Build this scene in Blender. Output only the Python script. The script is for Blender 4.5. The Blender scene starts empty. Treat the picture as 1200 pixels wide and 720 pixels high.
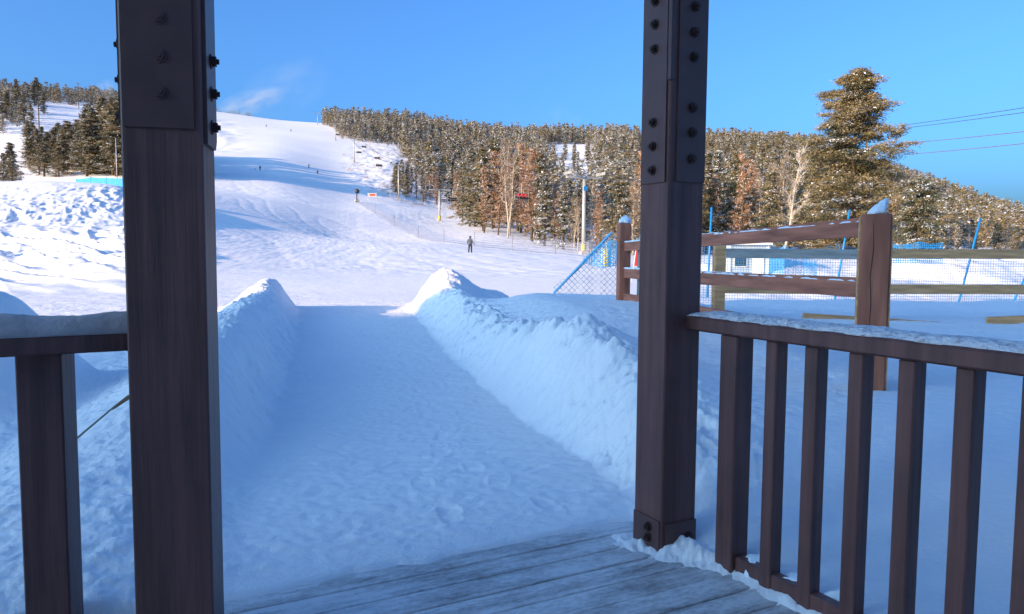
import bpy, math, random
import numpy as np
from mathutils import Matrix, Vector

R_ = math.radians
sc = bpy.context.scene
col = sc.collection
H0 = 1.35                       # eye height above the deck
# ------------------------------------------------------------------ camera
P_, RO = R_(4.13), R_(.4)
FPX = 867.0
F_ = Vector((0, math.cos(P_), -math.sin(P_)))
r0 = Vector((1, 0, 0)); u0 = Vector((0, math.sin(P_), math.cos(P_)))
RR = r0*math.cos(RO) + u0*math.sin(RO)
UU = -r0*math.sin(RO) + u0*math.cos(RO)
cd = bpy.data.cameras.new('camera'); cam = bpy.data.objects.new('camera', cd); col.objects.link(cam)
cd.lens = FPX/1200*36; cd.sensor_width = 36; cd.clip_start = .05; cd.clip_end = 5000
m = Matrix.Identity(4)
for i in range(3):
    m[i][0] = RR[i]; m[i][1] = UU[i]; m[i][2] = -F_[i]; m[i][3] = (0, 0, H0)[i]
cam.matrix_world = m
sc.camera = cam
# ------------------------------------------------------------------ light
SUN_EL = 13.0
SAZ = math.atan2(-.80, -.60)    # compass angle (from +Y towards +X) of where the sun stands
w = bpy.data.worlds.new('World'); sc.world = w; w.use_nodes = True
nt = w.node_tree; bg = nt.nodes['Background']
sky = nt.nodes.new('ShaderNodeTexSky'); sky.sky_type = 'NISHITA'; sky.sun_disc = False
sky.sun_elevation = R_(SUN_EL); sky.sun_rotation = SAZ % (2*math.pi)
sky.altitude = 300; sky.air_density = .85; sky.dust_density = 5.5; sky.ozone_density = 3.0
tint = nt.nodes.new('ShaderNodeVectorMath'); tint.operation = 'MULTIPLY'; tint.inputs[1].default_value = (.47, .85, 1.24)
nt.links.new(sky.outputs[0], tint.inputs[0]); nt.links.new(tint.outputs[0], bg.inputs[0]); bg.inputs[1].default_value = .128
ld = bpy.data.lights.new('sun', 'SUN'); ld.energy = 3.5; ld.angle = R_(.5); ld.color = (1, .72, .45)
sun = bpy.data.objects.new('sun', ld); col.objects.link(sun)
sdir = Vector((math.sin(SAZ)*math.cos(R_(SUN_EL)), math.cos(SAZ)*math.cos(R_(SUN_EL)), math.sin(R_(SUN_EL))))
sun.rotation_euler = sdir.to_track_quat('Z', 'Y').to_euler(); sun.location = (-40, -30, 40)
sc.view_settings.view_transform = 'Standard'; sc.view_settings.look = 'None'
sc.view_settings.exposure = 1.35; sc.view_settings.gamma = 1
sc.render.engine = 'CYCLES'
sc.cycles.use_denoising = True
sc.cycles.max_bounces = 6; sc.cycles.transparent_max_bounces = 16
sc.cycles.volume_step_rate = 2

def ray(x, y):
    d = F_ + RR*((x-600)/FPX) - UU*((y-360)/FPX)
    return d
def onY(x, y, Y):
    d = ray(x, y); t = Y/d.y
    return Vector((d.x*t, Y, H0 + d.z*t))

# ------------------------------------------------------------------ materials
def mat(name, base, rough=.6, spec=.3, metal=0, noise=None, bump=None, alt=None):
    """noise=(scale, amount) value mottling, alt=(colour, scale, lo, hi) patches, bump=(scale, strength, dist)"""
    M = bpy.data.materials.new(name); M.use_nodes = True
    t = M.node_tree; N = t.nodes; L = t.links; b = N['Principled BSDF']
    b.inputs['Roughness'].default_value = rough; b.inputs['Metallic'].default_value = metal
    b.inputs['Specular IOR Level'].default_value = spec
    b.inputs['Base Color'].default_value = (*base, 1)
    tc = N.new('ShaderNodeTexCoord'); src = None
    if noise or alt:
        rgb = N.new('ShaderNodeRGB'); rgb.outputs[0].default_value = (*base, 1); src = rgb.outputs[0]
    if alt:
        n = N.new('ShaderNodeTexNoise'); n.inputs['Scale'].default_value = alt[1]; n.inputs['Detail'].default_value = 8
        n.inputs['Roughness'].default_value = .65
        L.new(tc.outputs['Object'], n.inputs['Vector'])
        mr = N.new('ShaderNodeMapRange'); mr.inputs[1].default_value = alt[2]; mr.inputs[2].default_value = alt[3]
        L.new(n.outputs['Fac'], mr.inputs[0])
        mx = N.new('ShaderNodeMix'); mx.data_type = 'RGBA'
        L.new(mr.outputs[0], mx.inputs[0]); L.new(src, mx.inputs[6]); mx.inputs[7].default_value = (*alt[0], 1)
        src = mx.outputs[2]
    if noise:
        n = N.new('ShaderNodeTexNoise'); n.inputs['Scale'].default_value = noise[0]; n.inputs['Detail'].default_value = 6
        if len(noise) > 2:
            mp = N.new('ShaderNodeMapping'); mp.inputs['Scale'].default_value = noise[2]
            L.new(tc.outputs['Object'], mp.inputs[0]); L.new(mp.outputs[0], n.inputs['Vector'])
        else: L.new(tc.outputs['Object'], n.inputs['Vector'])
        mr = N.new('ShaderNodeMapRange'); mr.inputs[1].default_value = .25; mr.inputs[2].default_value = .75
        mr.inputs[3].default_value = 1-noise[1]; mr.inputs[4].default_value = 1+noise[1]
        L.new(n.outputs['Fac'], mr.inputs[0])
        mx = N.new('ShaderNodeVectorMath'); mx.operation = 'SCALE'
        L.new(src, mx.inputs[0]); L.new(mr.outputs[0], mx.inputs['Scale']); src = mx.outputs[0]
    if src: L.new(src, b.inputs['Base Color'])
    if bump:
        n = N.new('ShaderNodeTexNoise'); n.inputs['Scale'].default_value = bump[0]; n.inputs['Detail'].default_value = 8
        if len(bump) > 3:
            mp = N.new('ShaderNodeMapping'); mp.inputs['Scale'].default_value = bump[3]
            L.new(tc.outputs['Object'], mp.inputs[0]); L.new(mp.outputs[0], n.inputs['Vector'])
        else: L.new(tc.outputs['Object'], n.inputs['Vector'])
        bp = N.new('ShaderNodeBump'); bp.inputs['Strength'].default_value = bump[1]; bp.inputs['Distance'].default_value = bump[2]
        L.new(n.outputs['Fac'], bp.inputs['Height']); L.new(bp.outputs[0], b.inputs['Normal'])
    return M

M = {}
M['paint'] = mat('brown_paint', (.135, .053, .044), .5, .4, noise=(22, .4, (1, 1, .07)), bump=(60, .8, .004, (1, 1, .05)), alt=((.085, .040, .034), 3, .5, .75))
M['plate'] = mat('painted_steel', (.105, .046, .040), .45, .4, noise=(9, .2), bump=(120, .25, .001))
M['bolt'] = mat('dark_bolt', (.05, .022, .018), .5, .3, bump=(200, .3, .001))
M['fence_brown'] = mat('stained_wood', (.36, .125, .075), .65, .25, noise=(6, .5, (.25, .25, 3)), bump=(40, .6, .004, (.1, .1, 1)))
M['post_brown'] = mat('stained_post', (.36, .125, .075), .65, .25, noise=(7, .45, (2, 2, .25)), bump=(40, .6, .004, (1, 1, .1)))
M['raw_wood'] = mat('raw_wood', (.62, .32, .15), .75, .2, noise=(6, .35, (.4, .4, 3)), bump=(40, .5, .004, (.1, .1, 1)))
M['grey_wood'] = mat('shade_grey_wood', (.38, .34, .30), .8, .15, noise=(6, .35, (.4, .4, 3)), bump=(40, .5, .004))  # grey of the lift footings and of bare wood in bluish shade
M['snow_cap'] = mat('cap_snow', (.80, .84, .90), .6, .2, bump=(30, .6, .01))
M['rail_snow'] = mat('rail_snow', (.74, .70, .72), .7, .2, alt=((.36, .27, .27), 30, .50, .74), bump=(34, 1.0, .03))
M['shaded_snow'] = mat('shaded_snow', (.42, .36, .35), .7, .2, noise=(12, .15), bump=(30, .6, .012))  # snow of the left rail, its dim shade put into the colour
M['tree_snow'] = mat('tree_snow', (.74, .72, .72), .7, .1)
M['needle_a'] = mat('needles_olive', (.140, .112, .052), .7, .1, noise=(.6, .35))
M['needle_b'] = mat('needles_green', (.062, .068, .040), .7, .1, noise=(.6, .35))
M['needle_c'] = mat('needles_brown', (.215, .155, .078), .7, .1, noise=(.6, .35))
M['bark'] = mat('bark', (.11, .075, .05), .9, .1, noise=(5, .4, (1, 1, .2)))
M['larch'] = mat('larch_twigs', (.32, .165, .09), .85, .1, noise=(.7, .3))
M['birch'] = mat('birch_bark', (.42, .34, .26), .8, .15, noise=(3, .3))
M['birch_twig'] = mat('birch_twigs', (.25, .17, .11), .85, .1)
M['steel'] = mat('galvanised_steel', (.38, .36, .33), .5, .4, .3, noise=(2, .2))
M['darksteel'] = mat('dark_steel', (.05, .05, .055), .5, .4)
M['blue'] = mat('blue_pole', (.01, .17, .42), .4, .4, noise=(8, .2))
M['bluetarp'] = mat('blue_tarp', (.015, .24, .55), .6, .3, noise=(6, .3), bump=(9, .8, .05))
M['yellow'] = mat('yellow_pad', (.50, .38, .05), .6, .3, noise=(4, .15))
M['red'] = mat('red_fabric', (.55, .03, .03), .6, .3, noise=(4, .2))
M['black_cloth'] = mat('black_cloth', (.016, .017, .022), .8, .2, noise=(8, .3))
M['grey_cloth'] = mat('grey_cloth', (.07, .075, .095), .8, .2, noise=(8, .3))
M['skin'] = mat('skin', (.45, .25, .18), .6, .3)
M['cable'] = mat('cable', (.05, .04, .045), .6, .3)
M['cable_red'] = mat('red_cable', (.15, .07, .07), .6, .3)
M['signwhite'] = mat('sign_white', (.75, .75, .75), .6, .3)
M['shedwall'] = mat('shed_wall', (.34, .40, .45), .7, .2, noise=(3, .15, (4, 1, .3)))
M['shedtrim'] = mat('shed_trim', (.62, .60, .55), .7, .2)
M['glass'] = mat('window_glass', (.03, .05, .07), .1, .5)
M['lodgewall'] = mat('lodge_wall', (.50, .42, .33), .7, .2, noise=(2, .3, (.2, .2, 5)))
M['roof'] = mat('roof_metal', (.12, .11, .11), .5, .4, noise=(3, .2))
M['bamboo'] = mat('bamboo', (.30, .22, .13), .6, .3)

# deck boards: frosted, worn, snow in streaks along the boards
def deck_mat():
    Mt = bpy.data.materials.new('frosted_boards'); Mt.use_nodes = True
    t = Mt.node_tree; N = t.nodes; L = t.links; b = N['Principled BSDF']; b.inputs['Roughness'].default_value = .6
    tc = N.new('ShaderNodeTexCoord')
    def nz(scale, msc, det=8, ro=.65):
        mp = N.new('ShaderNodeMapping'); mp.inputs['Scale'].default_value = msc; L.new(tc.outputs['Object'], mp.inputs[0])
        n = N.new('ShaderNodeTexNoise'); n.inputs['Scale'].default_value = scale; n.inputs['Detail'].default_value = det
        n.inputs['Roughness'].default_value = ro; L.new(mp.outputs[0], n.inputs['Vector']); return n.outputs['Fac']
    a = nz(9, (.22, 1.6, 1)); c = nz(55, (.5, 1, 1)); d = nz(2.2, (.7, 1, 1))
    def mth(op, x, y):
        n = N.new('ShaderNodeMath'); n.operation = op
        for i, v in enumerate((x, y)):
            if isinstance(v, (int, float)): n.inputs[i].default_value = v
            else: L.new(v, n.inputs[i])
        return n.outputs[0]
    s = mth('ADD', mth('ADD', mth('MULTIPLY', a, .5), mth('MULTIPLY', c, .3)), mth('MULTIPLY', d, .45))
    mr = N.new('ShaderNodeMapRange'); mr.inputs[1].default_value = .49; mr.inputs[2].default_value = .68
    mr.inputs[3].default_value = .12; mr.inputs[4].default_value = .90
    L.new(s, mr.inputs[0])
    w1 = N.new('ShaderNodeMix'); w1.data_type = 'RGBA'; L.new(nz(12, (.15, 2.5, 1)), w1.inputs[0])
    w1.inputs[6].default_value = (.08, .055, .05, 1); w1.inputs[7].default_value = (.26, .20, .18, 1)
    mx = N.new('ShaderNodeMix'); mx.data_type = 'RGBA'; L.new(mr.outputs[0], mx.inputs[0]); L.new(w1.outputs[2], mx.inputs[6])
    mx.inputs[7].default_value = (.76, .71, .70, 1); L.new(mx.outputs[2], b.inputs['Base Color'])
    bp = N.new('ShaderNodeBump'); bp.inputs['Strength'].default_value = .7; bp.inputs['Distance'].default_value = .006
    L.new(s, bp.inputs['Height']); L.new(bp.outputs[0], b.inputs['Normal'])
    return Mt
M['deck'] = deck_mat()

def snow_mat():
    Mt = bpy.data.materials.new('snow_ground'); Mt.use_nodes = True
    t = Mt.node_tree; N = t.nodes; L = t.links; b = N['Principled BSDF']
    b.inputs['Roughness'].default_value = .65; b.inputs['Specular IOR Level'].default_value = .25
    tc = N.new('ShaderNodeTexCoord')
    n0 = N.new('ShaderNodeTexNoise'); n0.inputs['Scale'].default_value = .35; n0.inputs['Detail'].default_value = 9
    L.new(tc.outputs['Object'], n0.inputs['Vector'])
    mx = N.new('ShaderNodeMix'); mx.data_type = 'RGBA'; L.new(n0.outputs['Fac'], mx.inputs[0])
    mx.inputs[6].default_value = (.83, .78, .77, 1); mx.inputs[7].default_value = (.90, .85, .84, 1)
    L.new(mx.outputs[2], b.inputs['Base Color'])
    n1 = N.new('ShaderNodeTexNoise'); n1.inputs['Scale'].default_value = 14; n1.inputs['Detail'].default_value = 9; n1.inputs['Roughness'].default_value = .62
    L.new(tc.outputs['Object'], n1.inputs['Vector'])
    n2 = N.new('ShaderNodeTexNoise'); n2.inputs['Scale'].default_value = 1.2; n2.inputs['Detail'].default_value = 9; n2.inputs['Roughness'].default_value = .6
    L.new(tc.outputs['Object'], n2.inputs['Vector'])
    b1 = N.new('ShaderNodeBump'); b1.inputs['Strength'].default_value = .5; b1.inputs['Distance'].default_value = .022
    L.new(n1.outputs['Fac'], b1.inputs['Height'])
    b2 = N.new('ShaderNodeBump'); b2.inputs['Strength'].default_value = .28; b2.inputs['Distance'].default_value = .12
    L.new(n2.outputs['Fac'], b2.inputs['Height']); L.new(b1.outputs[0], b2.inputs['Normal'])
    L.new(b2.outputs[0], b.inputs['Normal'])
    return Mt
M['snow'] = snow_mat()

def net_mat(name, colr, cell, thick, diamond=False):
    Mt = bpy.data.materials.new(name); Mt.use_nodes = True
    t = Mt.node_tree; N = t.nodes; L = t.links; b = N['Principled BSDF']
    b.inputs['Base Color'].default_value = (*colr, 1); b.inputs['Roughness'].default_value = .6
    uv = N.new('ShaderNodeUVMap'); mp = N.new('ShaderNodeMapping'); mp.inputs['Scale'].default_value = (1/cell, 1/cell, 1)
    if diamond: mp.inputs['Rotation'].default_value = (0, 0, R_(45))
    L.new(uv.outputs[0], mp.inputs[0]); sp = N.new('ShaderNodeSeparateXYZ'); L.new(mp.outputs[0], sp.inputs[0])
    outs = []
    for k in (0, 1):
        f = N.new('ShaderNodeMath'); f.operation = 'FRACT'; L.new(sp.outputs[k], f.inputs[0])
        g = N.new('ShaderNodeMath'); g.operation = 'LESS_THAN'; L.new(f.outputs[0], g.inputs[0]); g.inputs[1].default_value = thick
        outs.append(g.outputs[0])
    mx = N.new('ShaderNodeMath'); mx.operation = 'MAXIMUM'; L.new(outs[0], mx.inputs[0]); L.new(outs[1], mx.inputs[1])
    L.new(mx.outputs[0], b.inputs['Alpha'])
    return Mt
M['bluenet'] = net_mat('blue_netting', (.02, .16, .36), .085, .13)
M['bluenet_dense'] = net_mat('dense_blue_netting', (.015, .22, .52), .07, .34)
M['diamond'] = net_mat('diamond_netting', (.13, .19, .27), .11, .12, True)
M['greynet'] = net_mat('grey_netting', (.18, .19, .26), .28, .16)

# ------------------------------------------------------------------ mesh helpers
class MB:
    def __init__(s): s.v = []; s.f = []; s.mi = []; s.uv = {}
    def poly(s, pts, faces, mi=0):
        o = len(s.v); s.v += [tuple(p) for p in pts]
        for f in faces: s.f.append(tuple(o+i for i in f)); s.mi.append(mi)
    def box(s, c, size, rz=0, mi=0, M4=None, bev=0):
        hx, hy, hz = size[0]/2, size[1]/2, size[2]/2
        cr, sr = math.cos(rz), math.sin(rz)
        pts = []
        b = bev
        if b <= 0:
            L = [(-1, -1, -1), (1, -1, -1), (1, 1, -1), (-1, 1, -1), (-1, -1, 1), (1, -1, 1), (1, 1, 1), (-1, 1, 1)]
            q = [(x*hx, y*hy, z*hz) for x, y, z in L]
            F = [(0, 3, 2, 1), (4, 5, 6, 7), (0, 1, 5, 4), (1, 2, 6, 5), (2, 3, 7, 6), (3, 0, 4, 7)]
        else:
            q = []
            def ring(ix, iy, z):
                return [(-ix+b*0, -iy+b, z), (-ix+b, -iy, z), (ix-b, -iy, z), (ix, -iy+b, z), (ix, iy-b, z), (ix-b, iy, z), (-ix+b, iy, z), (-ix, iy-b, z)]
            q += ring(hx-b, hy-b, -hz); q += ring(hx, hy, -hz+b); q += ring(hx, hy, hz-b); q += ring(hx-b, hy-b, hz)
            F = [tuple(reversed(range(8))), tuple(range(24, 32))]
            for k in range(3):
                for i in range(8):
                    j = (i+1) % 8; F.append((k*8+i, k*8+j, (k+1)*8+j, (k+1)*8+i))
        for x, y, z in q:
            if M4 is not None:
                p = M4 @ Vector((x, y, z)); pts.append(tuple(p))
            else: pts.append((c[0]+x*cr-y*sr, c[1]+x*sr+y*cr, c[2]+z))
        s.poly(pts, F, mi); return s
    def bar(s, a, b, wd, ht, mi=0, bev=0, roll=0):
        a = Vector(a); b = Vector(b); d = b-a; L = d.length; d.normalize()
        up = Vector((0, 0, 1))
        if abs(d.z) > .99: up = Vector((0, 1, 0))
        x = d.cross(up).normalized(); z = x.cross(d).normalized()
        if roll:
            q = Matrix.Rotation(roll, 3, d); x = q @ x; z = q @ z
        Mx = Matrix.Identity(4)
        for i in range(3): Mx[i][0] = x[i]; Mx[i][1] = d[i]; Mx[i][2] = z[i]; Mx[i][3] = (a[i]+b[i])/2
        return s.box(None, (wd, L, ht), M4=Mx, mi=mi, bev=bev)
    def tube(s, pts, rad, n=8, mi=0, cap=True):
        if not hasattr(rad, '__len__'): rad = [rad]*len(pts)
        pts = [Vector(p) for p in pts]; o = len(s.v); K = len(pts)
        for i, p in enumerate(pts):
            d = (pts[min(i+1, K-1)]-pts[max(i-1, 0)]).normalized()
            up = Vector((0, 0, 1)) if abs(d.z) < .9 else Vector((1, 0, 0))
            x = d.cross(up).normalized(); y = d.cross(x)
            for k in range(n):
                a = 2*math.pi*k/n; q = p + (x*math.cos(a)+y*math.sin(a))*rad[i]; s.v.append(tuple(q))
        for i in range(K-1):
            for k in range(n):
                j = (k+1) % n
                s.f.append((o+i*n+k, o+i*n+j, o+(i+1)*n+j, o+(i+1)*n+k)); s.mi.append(mi)
        if cap:
            s.f.append(tuple(o+k for k in reversed(range(n)))); s.mi.append(mi)
            s.f.append(tuple(o+(K-1)*n+k for k in range(n))); s.mi.append(mi)
        return s
    def build(s, name, mats, parent=None, smooth=False, loc=None):
        me = bpy.data.meshes.new(name); me.from_pydata(s.v, [], s.f)
        if not isinstance(mats, (list, tuple)): mats = [mats]
        for q in mats: me.materials.append(q)
        me.polygons.foreach_set('material_index', s.mi)
        if smooth: me.polygons.foreach_set('use_smooth', [True]*len(s.f))
        me.update()
        o = bpy.data.objects.new(name, me); col.objects.link(o)
        if parent: o.parent = parent
        if loc is not None: o.location = loc
        return o

def tag(o, label=None, cat=None, group=None, kind=None):
    if label: o['label'] = label
    if cat: o['category'] = cat
    if group: o['group'] = group
    if kind: o['kind'] = kind
    return o
def empty(name, loc=(0, 0, 0), rz=0, **k):
    o = bpy.data.objects.new(name, None); col.objects.link(o); o.location = loc; o.rotation_euler.z = rz
    o.empty_display_size = .3
    tag(o, **k); return o
_kids = {}
def copy_tree(o, parent=None):
    c = o.copy(); col.objects.link(c)
    if parent is not None: c.parent = parent
    for ch in list(o.children): copy_tree(ch, c)
    return c

# ------------------------------------------------------------------ noise
_rng = np.random.default_rng(7)
_perm = _rng.permutation(512); _perm = np.concatenate([_perm, _perm, _perm])
_g = _rng.uniform(0, 2*np.pi, 512); _gx, _gy = np.cos(_g), np.sin(_g)
def pn(x, y):
    xi = np.floor(x).astype(int); yi = np.floor(y).astype(int); xf = x-xi; yf = y-yi
    xi &= 511; yi &= 511
    u = xf*xf*xf*(xf*(xf*6-15)+10); v = yf*yf*yf*(yf*(yf*6-15)+10)
    def gr(ix, iy, dx, dy):
        h = _perm[(_perm[ix & 511] + iy) & 511]; return _gx[h]*dx+_gy[h]*dy
    a = gr(xi, yi, xf, yf); b = gr(xi+1, yi, xf-1, yf); c = gr(xi, yi+1, xf, yf-1); d = gr(xi+1, yi+1, xf-1, yf-1)
    return (a+(b-a)*u)*(1-v)+(c+(d-c)*u)*v
def fbm(x, y, o=4, g=.5):
    s = 0; a = 1
    for i in range(o):
        s = s+a*pn(x*2**i+17.3*i, y*2**i-9.1*i); a *= g
    return s
def ridg(x, y, o=3, g=.5):
    s = 0; a = 1
    for i in range(o):
        s = s+a*(1-2*np.abs(pn(x*2**i+5.3*i, y*2**i+3.7*i))*1.6); a *= g
    return s
def sm(a, b, x):
    t = np.clip((x-a)/(b-a), 0, 1); return t*t*(3-2*t)

# ------------------------------------------------------------------ terrain
def yz(px, Y, py): return onY(px, py, Y).z
COLS = {
 -60: [(26, -.15, 1), (45, 302), (65, 262), (85, 232), (100, 214), (112, 214), (135, 224), (180, 222), (250, 188), (350, 142), (430, 113), (500, 108), (600, 112)],
 60: [(26, -.15, 1), (45, 302), (65, 262), (85, 232), (100, 213), (112, 213), (135, 224), (180, 222), (250, 188), (350, 145), (430, 122), (500, 118), (600, 120)],
 145: [(26, -.15, 1), (45, 302), (65, 266), (85, 236), (100, 218), (112, 217), (135, 222), (180, 216), (250, 192), (350, 158), (430, 135), (520, 122), (600, 122)],
 200: [(26, -.15, 1), (45, 306), (65, 275), (90, 258), (100, 251), (112, 241), (135, 225), (180, 217), (250, 198), (340, 172), (430, 150), (560, 130), (640, 123)],
 262: [(28, -.15, 1), (50, 303), (75, 278), (88, 268), (100, 262), (115, 251), (130, 240), (180, 224), (260, 197), (340, 176), (450, 152), (560, 138), (640, 131), (720, 133)],
 330: [(28, -.15, 1), (50, 308), (76, 287), (94, 276), (110, 269), (130, 255), (180, 234), (260, 203), (340, 180), (450, 158), (560, 146), (640, 141), (720, 143)],
 400: [(28, -.15, 1), (50, 312), (76, 292), (94, 281), (105, 277), (122, 279), (150, 260), (183, 247), (238, 224), (300, 206), (356, 190), (450, 166), (520, 157), (600, 148), (680, 145)],
 467: [(28, -.15, 1), (50, 314), (76, 293), (94, 284), (105, 281), (125, 281), (155, 266), (183, 254), (238, 235), (300, 214), (356, 194), (450, 173), (520, 163), (600, 150), (680, 147)],
 520: [(28, -.15, 1), (50, 315), (76, 295), (94, 286), (110, 283), (130, 280), (160, 268), (183, 262), (238, 246), (300, 230), (356, 212), (450, 186), (520, 168), (600, 158), (680, 156)],
 580: [(28, -.15, 1), (50, 317), (76, 297), (94, 291), (110, 287), (130, 279), (160, 270), (200, 258), (250, 245), (300, 232), (370, 210), (450, 188), (520, 174), (600, 166), (680, 164)],
 640: [(28, -.15, 1), (50, 318), (76, 301), (94, 297), (110, 292), (130, 286), (160, 278), (200, 262), (250, 240), (300, 225), (340, 212), (430, 185), (520, 170), (600, 166), (680, 165)],
 700: [(28, -.15, 1), (50, 320), (76, 305), (94, 301), (110, 300), (130, 292), (160, 281), (200, 263), (250, 240), (300, 222), (350, 206), (450, 180), (560, 168), (640, 166)],
 760: [(28, -.2, 1), (50, 322), (76, 308), (94, 303), (110, 300), (130, 294), (160, 284), (200, 266), (250, 244), (300, 222), (360, 198), (440, 178), (540, 170), (640, 172)],
 850: [(28, -.3, 1), (50, 323), (76, 308), (94, 303), (110, 300), (130, 294), (160, 284), (200, 262), (250, 236), (300, 212), (370, 182), (430, 170), (500, 172), (600, 182)],
 950: [(28, -.3, 1), (50, 323), (76, 308), (94, 303), (110, 300), (130, 294), (160, 284), (200, 264), (250, 240), (300, 218), (370, 188), (430, 176), (500, 180), (600, 190)],
 1060: [(28, -.3, 1), (50, 324), (76, 309), (94, 303), (110, 300), (130, 295), (160, 286), (200, 270), (250, 252), (300, 236), (370, 220), (430, 214), (500, 222), (600, 230)],
 1140: [(28, -.3, 1), (50, 325), (76, 310), (94, 304), (110, 302), (130, 298), (160, 290), (200, 278), (250, 264), (300, 252), (370, 246), (430, 243), (500, 250), (600, 255)],
 1230: [(28, -.3, 1), (50, 326), (76, 311), (94, 305), (110, 303), (130, 300), (160, 294), (200, 286), (250, 278), (300, 272), (370, 274), (430, 274), (500, 280), (600, 280)],
}
GD = np.exp(np.linspace(math.log(20), math.log(760), 160))
cols_u = []; tabs = []
for px in sorted(COLS):
    D = [10, 20]; Z = [-.15, -.15]
    for e in COLS[px]:
        D.append(e[0]); Z.append(e[1] if len(e) == 3 else yz(px, e[0], e[1]))
    z = np.interp(np.log(GD), np.log(D), Z)
    k = np.array([1, 2, 3, 2, 1.])/9; zz = np.pad(z, 2, 'edge'); z = np.convolve(zz, k, 'valid')
    tabs.append(z); cols_u.append((px-600)/FPX)
cols_u = np.array(cols_u)
NU = 200; UG = np.linspace(cols_u[0], cols_u[-1], NU); TAB = np.empty((NU, len(GD)))
T0 = np.array(tabs)
for j in range(len(GD)): TAB[:, j] = np.interp(UG, cols_u, T0[:, j])
k = np.exp(-np.linspace(-2, 2, 13)**2); k /= k.sum()
TP = np.pad(TAB, ((6, 6), (0, 0)), 'edge'); TAB = np.array([np.convolve(TP[:, j], k, 'valid') for j in range(len(GD))]).T

def far_base(X, Y):
    b = np.arctan2(X, Y); r = np.hypot(X, Y)
    bc = np.clip(b, math.atan(UG[0]), math.atan(UG[-1]))
    u = np.tan(bc); D = np.clip(r*np.cos(bc), 20, 759)
    fu = (u-UG[0])/(UG[-1]-UG[0])*(NU-1); iu = np.clip(fu.astype(int), 0, NU-2); tu = fu-iu
    fd = np.log(D/20)/np.log(760/20)*(len(GD)-1); idd = np.clip(fd.astype(int), 0, len(GD)-2); td = fd-idd
    z = (TAB[iu, idd]*(1-tu)+TAB[iu+1, idd]*tu)*(1-td)+(TAB[iu, idd+1]*(1-tu)+TAB[iu+1, idd+1]*tu)*td
    wgt = sm(R_(130), R_(60), np.abs(b))
    return -.15+(z+.15)*wgt

def ip(Y, pts):
    a = sorted(pts); return np.interp(Y, [p[0] for p in a], [p[1] for p in a])
RB_BASE = [(0, 2.35), (1, 1.86), (2, 1.38), (3, .93), (3.25, .80), (3.6, .62), (4.15, .66), (5, .45), (5.85, .27), (7, 0), (8.5, -.39), (12, -1.15), (14.8, -1.7), (20, -2.85), (24, -3.3)]
RB_CREST = [(0, 2.8), (1, 2.3), (2, 1.8), (3, 1.3), (3.6, 1.15), (4.15, 1.15), (5, .98), (5.85, .85), (7, .62), (8.5, .12), (12, -.43), (16, -1.16), (20, -1.85), (24, -2.3)]
RB_Z = [(0, .03), (2, .05), (3, .06), (3.6, .10), (4.15, .28), (5, .5), (5.85, .60), (7, .70), (8.5, .50), (10, .36), (12, .36), (16, .48), (18, .48), (20.3, .42), (24, .42)]
LB_CREST = [(1.5, -1.3), (3, -1.75), (4.2, -2.1), (6, -2.55), (8, -3.07), (12.5, -4.38), (18, -5.9), (22, -7)]
LB_BASE = [(1.5, -1.0), (3, -1.13), (4.2, -1.5), (5.8, -1.95), (8, -2.5), (12.5, -3.68), (20, -5.75), (22, -6.2)]
LB_Z = [(1, 0), (2.2, .06), (3, .10), (4.2, .20), (6, .42), (8, .58), (12, .50), (16, .50), (18, .50), (22, .5)]
EDGE_P = (.435, 3.615); NX, NY = -math.sin(R_(27.8)), math.cos(R_(27.8))

_pr = np.random.default_rng(4); _PR = []
for _k in range(3):
    x0_, y0_ = _pr.uniform(-.9, .3), 3.4; a_ = _pr.uniform(-.34, -.14); st_ = _pr.uniform(.36, .46)
    for _j in range(48):
        y_ = y0_+_j*st_; _PR.append((x0_+(y_-3.4)*a_+(.09 if _j % 2 else -.09)+_pr.normal(0, .03), y_+_pr.normal(0, .05), a_+_pr.normal(0, .15)))
def PRINTS(X, Y):
    z = np.zeros_like(X); near = (Y > 3) & (Y < 21) & (np.abs(X) < 6)
    xs, ys = X[near], Y[near]; acc = np.zeros_like(xs)
    order = np.argsort(ys); ysd = ys[order]
    for _i, (x, y, a) in enumerate(_PR):
        _dp = (.15, .6, 1.0, .3, .8)[_i*7 % 5]
        i0, i1 = np.searchsorted(ysd, [y-.2, y+.2]); ii = order[i0:i1]
        dx, dy = xs[ii]-x, ys[ii]-y; u = dx-dy*a; v = dy+dx*a
        q = (u/.055)**2+(v/.14)**2
        acc[ii] += _dp*(-.005*np.exp(-q**2)+.003*np.exp(-((q-1.7)/.6)**2))
    z[near] = acc; return z
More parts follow.
